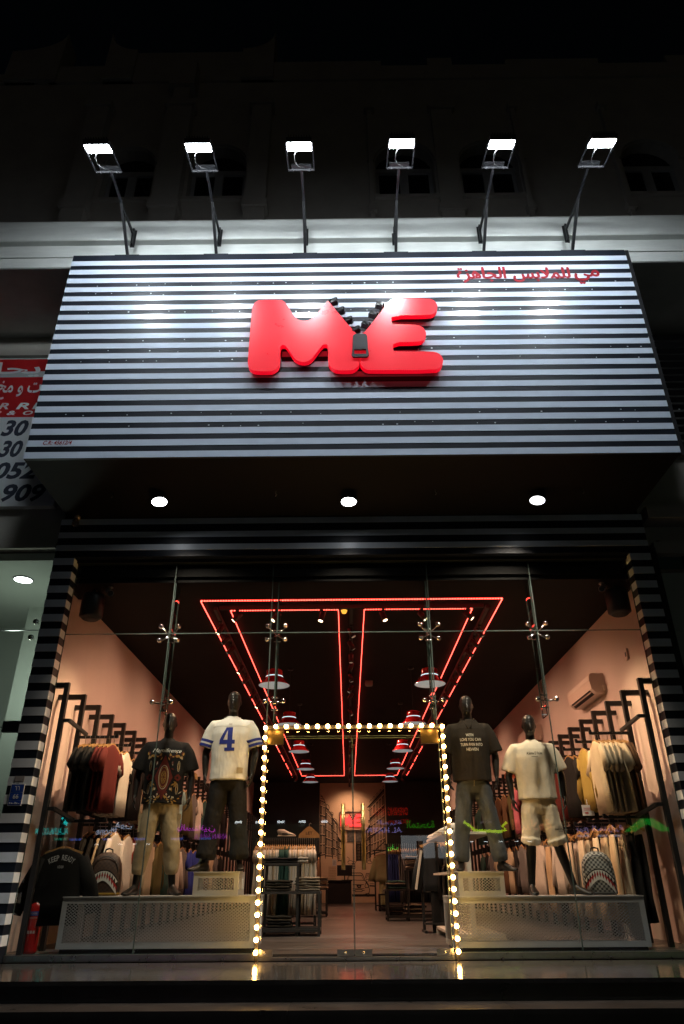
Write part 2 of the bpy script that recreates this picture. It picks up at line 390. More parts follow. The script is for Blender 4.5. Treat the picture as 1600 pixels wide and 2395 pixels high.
# ================================================================== SIGN BOX
sg = thing('shop_sign', 'huge black and white striped box sign with red zip letters over the entrance', 'sign', (0, -0.85, 4.787))
YF = -1.557; SW = 3.6; Z0, Z1 = 4.787, 7.826
part('panel', MB().box(-SW, SW, YF, YF + .03, Z0, Z1 + .11), m_panelblack, sg, True)
part('soffit_panel', MB().box(-SW, SW, YF + .031, -0.143, Z0, Z0 + .03), mat('soffit_panel_black', (0.005, 0.0045, 0.0045), 0.6, spec=.12, var=.2, vscale=3), sg, True)
part('side_panel', MB().box(-SW, -SW + .03, YF + .031, -.15, Z0 + .031, Z1 + .05), m_black, sg, True)
part('side_panel', MB().box(SW - .03, SW, YF + .031, -.15, Z0 + .031, Z1 + .05), m_black, sg, True)
part('top_panel', MB().box(-SW + .031, SW - .031, YF + .031, -.15, Z1 + .02, Z1 + .05), m_black, sg, True)
PITCH = (Z1 - Z0) / 19.56
for i in range(20):
    z = Z1 - i * PITCH
    part('stripe', MB().box(-SW - .002, SW + .002, YF - .004, YF, z - PITCH * .52, z), m_white, sg, True)
part('edge_trim', MB().box(SW + .003, SW + .05, YF - .002, YF + .06, Z0 - .02, Z1 + .1), m_black, sg, True)
# rivet heads on the panel
rv = MB(); rr = random.Random(5)
for z in (5.22, 5.38, 6.15, 6.31, 6.46, 6.93, 7.24, 7.40):
    x = -3.4
    while x < 3.4:
        x += rr.choice((.16, .2, .34, .5, .9)); zz = z + rr.uniform(-.012, .012)
        zz = Z1 - (round((Z1 - zz) / PITCH - .78) + .78) * PITCH + rr.uniform(-.02, .02)
        s = rr.uniform(.004, .009); rv.box(x - s, x + s, YF - .003, YF, zz - s * .7, zz + s * .7)
part('rivet', rv, mat('rivet_steel', (.55, .58, .6), .4, metal=.6), sg, True, kind='stuff')
LM = [(-1.166,6.713),(-1.157,6.79),(-1.127,6.845),(-1.079,6.873),(-.832,6.872),(-.791,6.851),(-.756,6.8),(-.661,6.608),(-.619,6.554),(-.57,6.532),(-.498,6.533),(-.45,6.562),(-.402,6.62),(-.273,6.833),(-.257,6.848),(-.245,6.832),(.064,6.333),(.114,6.29),(.108,5.884),(.087,5.835),(.04,5.79),(-.007,5.779),(-.13,5.782),(-.192,5.799),(-.235,5.849),(-.254,5.908),(-.255,6.151),(-.278,6.17),(-.318,6.162),(-.426,5.971),(-.472,5.921),(-.534,5.908),(-.596,5.923),(-.644,5.963),(-.736,6.147),(-.768,6.166),(-.804,6.154),(-.807,6.076),(-.805,5.915),(-.819,5.836),(-.871,5.788),(-.917,5.779),(-1.071,5.781),(-1.135,5.811),(-1.166,5.87),(-1.171,5.96)]
LE = [(.117,6.29),(.167,6.332),(.455,6.8),(.498,6.855),(.548,6.872),(.95,6.869),(1.014,6.841),(1.05,6.781),(1.051,6.715),(1.024,6.639),(.957,6.601),(.496,6.603),(.492,6.485),(.507,6.464),(.771,6.456),(.85,6.428),(.892,6.343),(.885,6.27),(.844,6.208),(.788,6.19),(.5,6.186),(.496,6.07),(.514,6.047),(.936,6.044),(1.013,6.022),(1.058,5.951),(1.058,5.892),(1.029,5.813),(.964,5.774),(.225,5.78),(.171,5.794),(.133,5.834),(.111,5.884)]
def back_to(P, k): return [(-.0769 + (x + .0769) * k, .6577 + (z - .6577) * k) for x, z in P]
def chaikin(P, n=2):
    for _ in range(n):
        Q = []
        for i in range(len(P)):
            a, b = P[i], P[(i + 1) % len(P)]
            Q += [(a[0] * .75 + b[0] * .25, a[1] * .75 + b[1] * .25), (a[0] * .25 + b[0] * .75, a[1] * .25 + b[1] * .75)]
        P = Q
    return P
def channel(P, y0, y1, cz=None):
    """an illuminated channel letter: front face and side wall"""
    P = chaikin(P, 1); return MB().prism(P, y0, y1, 0, 1)
for nm, P, lab in (('letter', LM, 'red rounded letter M'), ('letter', LE, 'red rounded letter E')):
    lt = part(nm, channel(back_to(P, 1.0226), -1.66, -1.592), [m_red, m_redside], sg, True, lab)
    back = part('letter_back', MB().prism([(x * .985, 6.45 + (z - 6.45) * .96) for x, z in back_to(P, 1.0226)], -1.5915, -1.562), m_black, lt, True)
mt = mat('zip_black_letter', (.012, .012, .014), .32, var=.2, vscale=9)
def rbox(cx, cz, hw, hh, ang, r=.35):
    c, s = math.cos(ang), math.sin(ang); P = []
    for sx, sz in ((-1, -1), (1, -1), (1, 1), (-1, 1)):
        for t in ((1, 1 - r), (1 - r, 1)) if sx * sz < 0 else ((1 - r, 1), (1, 1 - r)):
            x, z = sx * hw * t[0], sz * hh * t[1]; P.append((cx + x * c - z * s, cz + x * s + z * c))
    return P
for i, (x, z) in enumerate([(-.189, 6.892), (-.107, 6.743), (-.013, 6.589), (.074, 6.438)]):
    (x, z), = back_to([(x, z)], 1.0168)
    part('zip_tooth', MB().prism(rbox(x, z,   .055, .036, .33), -1.665, -1.592), mt, sg, True)
for i, (x, z) in enumerate([(.368, 6.818), (.285, 6.672), (.193, 6.515)]):
    (x, z), = back_to([(x, z)], 1.0168)
    part('zip_tooth', MB().prism(rbox(x, z, .055, .036, -.42), -1.665, -1.592), mt, sg, True)
o = [(.063, 6.29), (.181, 6.29), (.199, 6.26), (.213, 5.977), (.192, 5.947), (.034, 5.947), (.016, 5.985), (.034, 6.26)]
h = [(.058, 6.058), (.17, 6.058), (.182, 6.045), (.182, 6.005), (.168, 5.992), (.06, 5.992), (.047, 6.005), (.047, 6.045)]
o = back_to(o, 1.0243); h = back_to(h, 1.0243); K = lambda *p: back_to(p, 1.0243)
zp = MB(); zp.prism([o[7], o[0], o[1], o[2], *K((.205, 6.058), (.026, 6.058))], -1.685, -1.661)
zp.prism(K((.026, 6.0575), (.047, 6.0575), (.047, 5.992), (.02, 5.992)), -1.685, -1.661).prism(K((.182, 6.0575), (.205, 6.0575), (.211, 5.992), (.182, 5.992)), -1.685, -1.661)
zp.prism([*K((.02, 5.9915), (.211, 5.9915)), o[3], o[4], o[5], o[6]], -1.685, -1.661)
part('zip_pull', zp, mt, sg, True)
t = MB(); y = YF - .0075
for dx, dz in ((-.009, 0), (.009, 0), (0, -.007), (0, .007), (0, 0)):      # heavy pen strokes
    yy = y - .0002 * (dx > 0) - .0004 * (dz > 0) - .0006 * (dz < 0) - .0008 * (dx < 0)
    text_on(t, arabic('مي'), 2.88 + dx, 3.19 + dx, 7.33 + dz, 7.565 + dz, yy)
    text_on(t, arabic('للملابس'), 2.10 + dx, 2.82 + dx, 7.375 + dz, 7.62 + dz, yy)
    text_on(t, arabic('الجاهزة'), 1.385 + dx, 2.00 + dx, 7.375 + dz, 7.64 + dz, yy)
part('arabic_lettering', t, m_redtext, sg, True, 'dark red Arabic shop name')
part('registration_lettering', text_on(MB(), 'C.R: 45612/4', -3.42, -3.10, 4.968, 5.022, y, .02, .25), m_redtext, sg, True)

# fascia under the soffit and the striped pillars
fa = thing('striped_fascia', 'black fascia with three white stripes between sign soffit and shop glass', 'fascia', (0, -.07, 4.27))
part('board', MB().box(-3.685, 3.685, -.142, .015, 4.25, 4.786), m_panelblack, fa, True)
for z0, z1 in ((4.695, 4.776), (4.51, 4.59), (4.335, 4.413)):
    part('stripe', MB().box(-3.687, 3.687, -.147, -.142, z0, z1), m_fasciawhite, fa, True)
part('glazing_channel', MB().box(-3.43, 3.43, -.05, .05, 4.21, 4.25), m_black, fa, True)
for s, lab in ((-1, 'black and white striped pillar with blue number plate left of the glass'), (1, 'black and white striped pillar right of the shop glass in shade')):
    pi = thing('striped_pillar', lab, 'pillar', (s * 3.56, -.07, 0))
    xa, xb = sorted((s * 3.435, s * 3.685))
    part('core', MB().box(xa, xb, -.142, 0.03, 0, 4.249), m_panelblack, pi, True)
    z = 4.235
    while z > .05:
        zb = max(z - .092, .01)
        part('stripe', MB().box(xa - .003, xb + .003, -.146, 0.029, zb, z), m_fasciawhite, pi, True)
        z -= .182
    if s > 0: part('edge_trim', MB().box(3.69, 3.76, -.15, 0.03, 0, 4.3), m_black, pi, True)
npl = thing('number_plate', 'blue street number plate reading 66 on the left striped pillar', 'sign', (-3.565, -.15, 1.4))
m_blue = mat('plate_blue', (.015, .055, .30), .35); m_pw = mat('plate_white', (.75, .76, .78), .4)
part('plate', MB().box(-3.637, -3.493, -.156, -.1465, 1.395, 1.61), m_pw, npl, True)
for a, b in ((1.528, 1.604), (1.448, 1.524), (1.401, 1.444)): part('blue_field', MB().box(-3.631, -3.499, -.158, -.156, a, b), m_blue, npl, True)
tx = MB(); text_on(tx, '\u0666\u0666', -3.592, -3.538, 1.545, 1.588, -.1595, .01); part('arabic_numerals', tx, m_pw, npl, True); part('plate_number', text_on(MB(), '66', -3.594, -3.536, 1.463, 1.51, -.1595, .012), m_pw, npl, True); tx = MB()
for i in range(6): tx.box(-3.622 + i * .019, -3.611 + i * .019 + .003 * (i % 2), -.1595, -.158, 1.413, 1.431 - .006 * (i % 3))
part('plate_lettering', tx, m_pw, npl, True)
gl_ = thing('small_grey_label', 'small grey label stuck above the blue number plate', 'label', (-3.565, -.15, 1.63))
part('label_sheet', MB().box(-3.618, -3.515, -.151, -.1465, 1.632, 1.69), mat('label_grey', (.25, .23, .23), .6), gl_, True)
tx = MB()
for i in range(4): tx.box(-3.61, -3.525 - .01 * (i % 2), -.1525, -.151, 1.64 + i * .012, 1.646 + i * .012)
part('label_print', tx, mat('label_print', (.45, .43, .43), .6), gl_, True)

# ================================================================== FLOODLIGHTS over the sign
def floodlight():
    t = thing('floodlight', 'floodlight', 'floodlight', (0, -1.5, Z1 + .11), 0, 'floodlights on arms over the shop sign')
    P = lambda y, z: (0, y + 1.5, z - Z1 - .11)
    part('base_plate', MB().box(-.16, .16, -.05, .05, 0, .018), m_black, t)
    part('post', MB().bar(P(-1.5, 7.95), P(-2.02, 8.38), .036, .036, ref=(1, 0, 0)), m_black, t)
    part('arm', MB().bar(P(-2.0, 8.372), P(-2.47, 8.385), .03, .03, ref=(1, 0, 0)), m_black, t)
    part('brace', MB().bar(P(-2.0, 8.36), P(-1.50, 8.42), .028, .028, ref=(1, 0, 0)), m_black, t)
    part('wall_bracket', MB().box(-.012, .012, .0, .055, .30, .58).box(-.03, .03, .0551, .065, .28, .60), m_black, t)
    part('mount_plate', MB().obox(P(-2.49, 8.37), (.12, 0, 0), (0, .035, .0), (0, 0, .012)), m_black, t)
    H = Vector(P(-2.86, 8.21)); n = Vector((0, .45, -.893)); u = Vector((1, 0, 0)); v = n.cross(u)
    yb = Vector(P(-2.50, 8.30))
    yk = MB().bar(yb + u * -.16, yb + u * .16, .010, .03, ref=(0, 0, 1))
    for s in (-1, 1): yk.bar(yb + u * .154 * s, H + u * .154 * s, .007, .016, ref=(1, 0, 0))
    for s in (-1, 1): yk.lathe([(.012, -.02), (.012, .012)], 8, yb + u * .1 * s, axis=(0, 0, 1), caps=True)
    part('yoke', yk, mat('flood_grey', (.018, .018, .02), .55), t)
    hs = MB().obox(H - n * .035, u * .148, v * .095, n * .03)
    for i in range(9): hs.obox(H - n * .08 + u * (-.12 + .03 * i), u * .004, v * .085, n * .016)
    part('housing', hs, m_black, t)
    part('lens', MB().obox(H + n * .001, u * .138, v * .070, n * .007), m_flood, t)
    cb = [yb + u * .04 + Vector((0, -.02, 0))] + [yb.lerp(H, f) + u * (.04 - .11 * math.sin(f * 2.6)) + Vector((0, 0, -.06 * math.sin(f * 3.1))) for f in (.25, .5, .75)] + [H - n * .07 + u * .03]
    part('cable', MB().tube(cb, .006, 6), mat('grey_cable', (.04, .04, .04), .5), t)
    return t
fl0 = floodlight()
LABF = ['floodlight at the left end of the row over the sign', 'second floodlight from the left, above the left part of the sign', 'third floodlight from the left, over the letter M',
        'fourth floodlight from the left, over the letter E, tipped most towards the street', 'fifth floodlight from the left, above the Arabic lettering', 'floodlight at the right end of the row over the sign']
for i, x in enumerate((-2.905, -1.737, -.568, .624, 1.778, 2.94)):
    f = fl0 if i == 0 else copy_tree(fl0)
    f.location.x = x; f['label'] = LABF[i]
    if i == 3: f.rotation_euler.x = -.035

# ================================================================== SOFFIT DOWNLIGHTS, CAMERAS, SPEAKERS
def downlight(x, y, lab, tilt, estr):
    t = thing('soffit_spotlight', lab, 'spotlight', (x, y, Z0), 0, 'spotlights under the sign soffit')
    part('ceiling_rose', MB().lathe([(.06, -.012), (.06, 0)], 20, caps=True), m_black, t)
    part('bracket', MB().bar((0, 0, -.010), (0, 0, -.05), .02, .02).bar((-.02, 0, -.045), (.02, 0, -.045), .014), m_black, t)
    ax = Vector((tilt * .5, -.13, -1)).normalized(); la = Vector((tilt, .17, -1)).normalized(); c = Vector((0, .0, -.045))
    part('lamp_body', MB().lathe([(.02, -.01), (.095, 0), (.1, .02), (.1, .07), (.094, .075)], 24, c, axis=ax), m_black, t)
    lg = part('lens', MB().lathe([(.001, .071), (.088, .071)], 24, c, axis=ax), m_down if tilt >= 0 else glow('dim_soffit_lamp_light', (.95, .97, 1), 4.0), t)
    for r in (.03, .06): part('lens_ring', MB().lathe([(r, .072), (r + .006, .074), (r + .006, .071)], 20, c, axis=ax), m_frame_w, t)
    ld = bpy.data.lights.new('soffit_lamp', 'SPOT'); ld.energy = estr; ld.spot_size = R(100); ld.spot_blend = 1.0; ld.color = (1, .86, .69); ld.shadow_soft_size = .08
    lo = link('soffit_lamp', ld, t); lo.location = c + ax * .12; lo.rotation_euler = la.to_track_quat('-Z', 'Y').to_euler()
    return t
downlight(-2.29, -.76, 'lit spotlight under the left part of the soffit', .28, 520)
downlight(-.03, -.72, 'lit spotlight under the middle of the soffit', 0, 520)
downlight(2.23, -.71, 'dimmer spotlight under the right part of the soffit', -.32, 620)
for x in (-2.85, -.9, 1.0, 2.75):
    t = tag(link('cable_stub', MB().tube([(x, -.8, Z0), (x, -.8, Z0 - .03), (x + .012, -.8, Z0 - .05), (x, -.8, Z0 - .07)], .006, 6).data('cable_stub', m_steel)),
        {-2.85: 'thin cable stub hanging from the soffit near its left corner', -.9: 'thin cable stub hanging between left and middle soffit spotlights', 1.0: 'thin cable stub hanging between middle and right soffit spotlights', 2.75: 'thin cable stub hanging from the soffit near its right corner'}[x], 'cable')
def bullet_cam(loc, d, lab, colr):
    t = thing('security_camera', lab, 'camera', loc)
    d = Vector(d).normalized()
    part('mount', MB().lathe([(.035, -.03), (.035, 0)], 12, caps=True).tube([(0, 0, -.02), (0, -.02, -.06)], .014, 8), colr, t)
    part('housing', MB().lathe([(.02, -.07), (.036, -.06), (.036, .07), (.042, .075), (.042, .09)], 14, (0, -.03, -.09), axis=d), colr, t)
    part('lens', MB().lathe([(.001, .086), (.034, .085)], 14, (0, -.03, -.09), axis=d), mat('lens_glass', (.02, .015, .012), .1), t)
camw = mat('camera_white', (.42, .36, .32), .45)
bullet_cam((-3.47, -.2, Z0), (.3, -.6, -.6), 'small bullet security camera at the left end of the soffit', camw)
bullet_cam((3.95, .10, 4.52), (-.3, -.7, -.7), 'dome security camera on the dark wall right of the pillar', camw)
bullet_cam((3.15, .2, 4.0), (-.5, -.7, -.5), 'small white security camera beside the right black speaker', camw)
bullet_cam((-3.05, .2, 4.0), (.5, -.7, -.5), 'small security camera beside the left black speaker', camw)
for x, lab in ((-3.27, 'black speaker hanging inside the top left corner of the glass'), (3.34, 'black speaker hanging inside the top right corner of the glass')):
    t = thing('speaker', lab, 'speaker', (x, .28, 4.04))
    part('bracket', MB().bar((0, 0, 0), (0, 0, -.14), .04), m_black, t)
    part('cabinet', MB().lathe([(.02, -.12), (.13, -.13), (.14, -.18), (.14, -.42), (.10, -.45), (.02, -.455)], 20), m_black, t)
    part('grille', MB().lathe([(.001, -.462), (.09, -.458), (.10, -.451)], 20), mat('grille_black', (.02, .02, .02), .8, bump=.6, bscale=300), t)

# ================================================================== GLASS SHOPFRONT
gs = thing('glass_shopfront', 'frameless glass shopfront with fins, spider fittings and double entrance doors', 'shopfront', (0, 0, 0))
XS = (-3.43, -2.185, -0.975, 0.93, 2.20, 3.43); ZM = 3.30; DH = 2.08
def pane(x0, x1, z0, z1, lab=None):
    p = part('glass_pane', MB().box(x0 + .003, x1 - .003, -.006, .006, z0 + .003, z1 - .003), m_glass, gs, True, lab)
    e = MB()
    for a in (x0 + .003, x1 - .003): e.box(a - .0025, a + .0025, -.007, .007, z0 + .003, z1 - .003)
    for z in (z0 + .003, z1 - .003): e.box(x0 + .003, x1 - .003, -.0068, .0068, z - .002, z + .002)
    part('polished_edge', e, m_edge, p, True)
for i in range(5):
    pane(XS[i], XS[i + 1], ZM, 4.21)
    if i != 2: pane(XS[i], XS[i + 1], 0.06, ZM)
pane(XS[2], XS[3], DH + .02, ZM)
part('sill_rail', MB().box(-3.43, XS[2], -.03, .03, 0.001, .058).box(XS[3], 3.43, -.03, .03, 0.001, .058), m_steel, gs, True)
part('threshold', MB().box(XS[2], XS[3], -.05, .019, 0.001, .03), m_steel, gs, True)
for x, z0 in ((-2.185, 2.40), (-.905, 2.20), (.915, 2.20), (2.20, 2.33)):
    part('glass_fin', MB().box(x - .0075, x + .0075, .07, .27, z0, 4.21), m_fin, gs, True)
    e = MB()
    for y in (.07, .27): e.box(x - .0078, x + .0078, y - .002, y + .002, z0, 4.21)
    part('fin_edge', e.box(x - .0078, x + .0078, .07, .27, z0 - .002, z0 + .001), m_edge, gs, True)
    part('fin_clamp', MB().box(x - .03, x + .03, .06, .28, 4.12, 4.21), m_steel, gs, True)
def spider(x, z, four=True):
    sp = MB()
    for sx in (-1, 1):
        for sz in ((-1, 1) if four else (0,)):
            a = Vector((x, .06, z)); b = Vector((x + sx * .105, .025, z + sz * .085))
            sp.tube([a, a.lerp(b, .5) + Vector((0, .015, 0)), b], [.014, .010, .009], 7)
    sp.lathe([(.022, -.04), (.026, 0), (.022, .04)], 10, (x, .07, z), axis=(0, 1, 0), caps=True)
    for dz in (-.07, .07): sp.lathe([(.011, -.04), (.011, .04)], 8, (x, .11, z + dz), axis=(1, 0, 0), caps=True)
    f = part('spider_fitting', sp, m_chrome, gs, True)
    for sx in (-1, 1):
        for sz in ((-1, 1) if four else (0,)):
            part('bolt_cap', MB().ball((x + sx * .105, -.012, z + sz * .085), .03, 12).lathe([(.016, -.01), (.016, .04)], 8, (x + sx * .105, 0, z + sz * .085), axis=(0, 1, 0)), m_chrome, f, True)
for x in (-2.185, -.905, .915, 2.20):
    spider(x, ZM); spider(x, 2.49, False)
# doors
for s, lab in ((-1, 'left glass door leaf'), (1, 'right glass door leaf')):
    xa, xb = sorted((s * .955 - .02, s * .004 - .02))
    d = part('glass_door', MB().box(xa, xb, -.006, .006, .045, DH), m_glass, gs, True, lab)
    e = MB()
    for a in (xa, xb): e.box(a - .003, a + .003, -.0075, .0075, .045, DH)
    part('door_edge', e.box(xa, xb, -.0075, .0075, DH - .003, DH + .003), m_edge, d, True)
    hx = s * .105 - .02
    h = MB()
    for y in (-.06, .06): h.tube([(hx, y, .78), (hx, y, 1.40)], .021, 14)
    for z in (.90, 1.28): h.tube([(hx, -.06, z), (hx, .06, z)], .010, 8)
    part('pull_handle', h, m_brass, d, True)
    for xm, xn in ((s * .955 - .02, s * .80 - .02), (s * .004 - .02, s * .17 - .02)):
        a, b = sorted((xm, xn))
        part('patch_fitting', MB().box(a, b, -.022, .022, .035, .092), m_steel, d, True)
        part('patch_lock', MB().lathe([(.012, -.024), (.012, -.026), (.001, -.026)], 10, ((a + b) / 2, 0, .063), axis=(0, 1, 0)), m_chrome, d, True)
    a, b = sorted((s * .955 - .02, s * .76 - .02))
    part('top_patch_fitting', MB().box(a, b, -.022, .022, DH - .065, DH + .09), m_brass, d, True)

# marquee bulbs round the doorway
mq = thing('marquee_light_frame', 'doorway frame of round warm bulbs on slim metal rails', 'light frame', (-.0, -.09, 0))
mr = mat('rail_metal', (.10, .09, .08), .3, metal=.8, var=.15, vscale=10)
for s in (-1, 1): part('side_rail', MB().box(s * .973 - .017, s * .973 + .017, -.075, -.035, .002, 2.225), mr, mq, True)
part('top_rail', MB().box(-.955, .955, -.075, -.035, 2.168, 2.205), mr, mq, True)
bm = MB().ball((0, 0, 0), .0215, 12).data('bulb', m_bulb)
sm = MB().lathe([(.014, 0), (.014, .022), (.018, .026)], 10, (0, 0, 0), axis=(0, 1, 0)).data('bulb_socket', mr)
BUL = [(s * .973, .075 + (2.175 - .075) * i / 20) for s in (-1, 1) for i in range(21)] + [(-.86 + 1.72 * i / 15, 2.187) for i in range(16)]
for x, z in BUL:
    b = part('bulb', bm, None, mq, True); b.location += Vector((x, -.122, z))
    sk = link('bulb_socket', sm, b); sk.location = (0, .022, 0)

# ================================================================== CEILING: LED LINES, TRACKS, SPOTS, PENDANTS
def led(name_, pts, lab, dotted):
    t = thing('led_strip', lab, 'LED strip', pts[0], 0, None)
    for i in range(len(pts) - 1):
        a, b = Vector(pts[i]), Vector(pts[i + 1])
        if i in dotted:
            n = int((b - a).length / .036); q = MB()
            for j in range(n):
                c = a.lerp(b, (j + .5) / n); q.box(c.x - .010, c.x + .010, c.y - .006, c.y + .006, c.z - .006, c.z + .006)
            part('led_dots', q, m_led, t, True, kind='stuff')
            part('led_backing', MB().bar(a + Vector((0, 0, .012)), b + Vector((0, 0, .012)), .03, .008), m_pendred, t, True)
        else: part('light_line', MB().bar(a, b, .0075, .008), m_led, t, True)
CZ = 4.015
led('o', [(-2.025, 18.4, CZ), (-2.025, .80, CZ), (2.025, .80, CZ), (2.025, 18.4, CZ)], 'outer red LED line framing the whole black ceiling', (1,))
led('l', [(-.18, 1.18, CZ), (-1.68, 1.18, CZ), (-1.68, 18.07, CZ), (-.18, 18.07, CZ), (-.18, 1.19, CZ)], 'left inner red LED rectangle on the black ceiling', (0,))
led('r', [(.18, 1.18, CZ), (1.68, 1.18, CZ), (1.68, 18.07, CZ), (.18, 18.07, CZ), (.18, 1.19, CZ)], 'right inner red LED rectangle on the black ceiling', (0,))
for a, b, lab in (((-1.86, 1.0, 3.985), (-1.86, 18.3, 3.985), 'left black lighting track running into the shop'), ((1.86, 1.0, 3.985), (1.86, 18.3, 3.985), 'right black lighting track running into the shop'),
                  ((0, 1.0, 3.985), (0, 19.5, 3.985), 'middle black lighting track between the inner red rectangles'), ((-1.8, .99, 3.985), (1.8, .99, 3.985), 'black lighting track crossing the ceiling front')):
    t = thing('ceiling_track', lab, 'lighting track', a)
    part('track_body', MB().bar(a, b, .05, .05), m_black, t, True)
    part('track_slot', MB().bar(Vector(a) + Vector((0, 0, -.0265)), Vector(b) + Vector((0, 0, -.0265)), .016, .003), mat('track_slot_grey', (.08, .08, .08), .4, metal=.6), t, True)
SPB = {}
def spot_meshes(lit):
    if lit in SPB: return SPB[lit]
    body = MB().lathe([(.002, -.075), (.036, -.07), (.036, .07), (.031, .075)], 16).data('lamp_body', mat('spot_body', (.035, .010, .010), .35, var=.2))
    lens = MB().lathe([(.001, .071), (.033, .071)], 16).data('lens', m_spotdisc if lit else m_spotdim)
    piv = MB().bar((0, 0, 0), (0, 0, .085), .014).box(-.02, .02, -.05, .05, .085, .11).data('pivot', m_black)
    SPB[lit] = (body, lens, piv); return SPB[lit]
def track_spot(x, y, aim, lit, watts, lab, grp, angle=70, col=(1.0, .56, .34)):
    b, l, p = spot_meshes(lit)
    t = thing('track_spotlight', lab, 'spotlight', (x, y, 3.852), 0, grp)
    q = Vector(aim).normalized().to_track_quat('Z', 'Y').to_euler()
    for nm, me in (('lamp_body', b), ('lens', l)):
        o = link(nm, me, t); o.rotation_euler = q
    o = link('pivot', p, t)
    if watts:
        ld = bpy.data.lights.new('spot_beam', 'SPOT'); ld.energy = watts; ld.spot_size = R(angle); ld.spot_blend = .9; ld.color = col; ld.shadow_soft_size = .03
        lo = link('spot_beam', ld, t); lo.location = Vector(aim).normalized() * .08; lo.rotation_euler = Vector(aim).normalized().to_track_quat('-Z', 'Y').to_euler()
FA = [(-1.55, (-1.25, -.15, -1.3), 340), (-1.02, (-.9, -.35, -1.2), 130), (-.40, (-.25, -.2, -1), 50), (.43, (.35, -.2, -1), 50), (.96, (.9, -.35, -1.2), 130), (1.58, (1.25, -.15, -1.3), 340)]
LF = ['front ceiling spotlight at the left end of the cross track', 'second front ceiling spotlight from the left, behind the left fin', 'front ceiling spotlight just left of the middle track', 'front ceiling spotlight just right of the middle track', 'second front ceiling spotlight from the right', 'front ceiling spotlight at the right end of the cross track']
for (x, a, w), lb in zip(FA, LF): track_spot(x, .99, a, True, w, lb, 'spotlights on the front cross track', 62, (1.0, .66, .36))
YS = [1.5, 2.0, 2.5, 3.6, 4.3, 5.4, 6.2, 7.6, 9.0, 10.5, 12.0, 13.5, 15.0, 16.5, 17.8]
for i, y in enumerate(YS):
    tl = .95 if i % 3 else .55
    track_spot(-1.86, y, (-tl, -.15 + .1 * (i % 2), -1), i in (0, 3, 6, 9), (105 if i < 8 else 115) if i % 2 == 0 else 0, f'dark red spotlight tilted to the wall on the left ceiling track, {ORD[i + 1]} from the glass', 'spotlights on the left ceiling track', 115)
    track_spot(1.86, y + .25, (tl, -.1 + .1 * (i % 2), -1), i in (8, 11), (105 if i < 8 else 115) if i % 2 == 0 else 0, f'dark red spotlight tilted to the wall on the right ceiling track, {ORD[i + 1]} from the glass', 'spotlights on the right ceiling track', 115)
for i, y in enumerate((1.7, 2.3, 3.0, 3.5, 4.2, 5.0, 5.6, 7.0, 8.4, 10.0, 12.0, 14.5, 17.0, 19.3)):
    a = ((.5, -.2, -1), (.6, .1, -1), (0, -.1, -1), (-.3, .2, -1), (.25, 0, -1), (-.55, -.2, -1), (-.6, .2, -1))[i % 7]
    track_spot(0, y, a if i < 12 else (0, .8, -1), i in (8, 10, 13), {1: 330, 2: 260, 4: 330, 6: 280, 7: 330, 9: 330, 11: 330, 12: 110, 13: 110}.get(i, 0), f'dark red spotlight turned sideways on the middle ceiling track, {ORD[i + 1]} from the glass', 'spotlights on the middle ceiling track', 110)

def pendant():
    t = thing('pendant_lamp', 'p', 'pendant lamp', (0, 0, 3.06), 0, 'red dome pendant lamps in two rows')
    part('shade', MB().lathe([(.213, 0), (.211, .008), (.185, .035), (.15, .075), (.128, .105), (.118, .112)], 32), m_pendred, t)
    part('reflector', MB().lathe([(.211, .002), (.18, .030), (.145, .068), (.12, .10), (.001, .103)], 32), m_penddish, t)
    part('light_ring', MB().lathe([(.117, .112), (.120, .118), (.117, .126)], 32), m_pendring, t)
    part('cap', MB().lathe([(.112, .125), (.112, .20), (.104, .212), (.02, .214)], 32), m_pendred, t)
    part('cable', MB().tube([(0, 0, .21), (0, 0, .955)], .005, 6), m_black, t)
    part('ceiling_cup', MB().lathe([(.05, .95), (.05, .979)], 14, caps=True), m_black, t)
    return t
pd = pendant(); k = 0
NTH = ['nearest the glass', 'second from the glass', 'third from the glass', 'fourth from the glass', 'fifth from the glass']
for s, nm in ((-1, 'left'), (1, 'right')):
    for i, y in enumerate((1.55, 4.25, 7.0, 9.5, 11.9)):
        p = pd if k == 0 else copy_tree(pd); k += 1
        p.location = (s * 1.07, y, 3.06); p['label'] = f'red dome pendant lamp in the {nm} row, {NTH[i]}'
for x, y, lab in ((-.1, 1.2, 'small amber emergency light on the ceiling near the front'),):
    t = thing('ceiling_beacon', lab, 'light', (x, y, 4.04))
    part('base', MB().lathe([(.05, -.03), (.05, 0)], 14, caps=True), m_black, t)
    part('amber_lens', MB().lathe([(.001, -.075), (.03, -.07), (.045, -.03)], 14), glow('amber_glow', (1, .42, .05), 1.6), t)
for x, y, lab in ((.35, 5.2, 'small pale detector box on the ceiling near the right inner rectangle'), (.1, 12, 'small pale detector box hanging from the ceiling further back')):
    t = thing('detector_box', lab, 'detector', (x, y, 4.04))
    part('body', MB().box(-.07, .07, -.07, .07, -.07, 0), mat('pale_plastic', (.25, .2, .18), .5), t)
    part('cover', MB().box(-.05, .05, -.05, .05, -.085, -.07), mat('pale_plastic', (.25, .2, .18), .5), t)

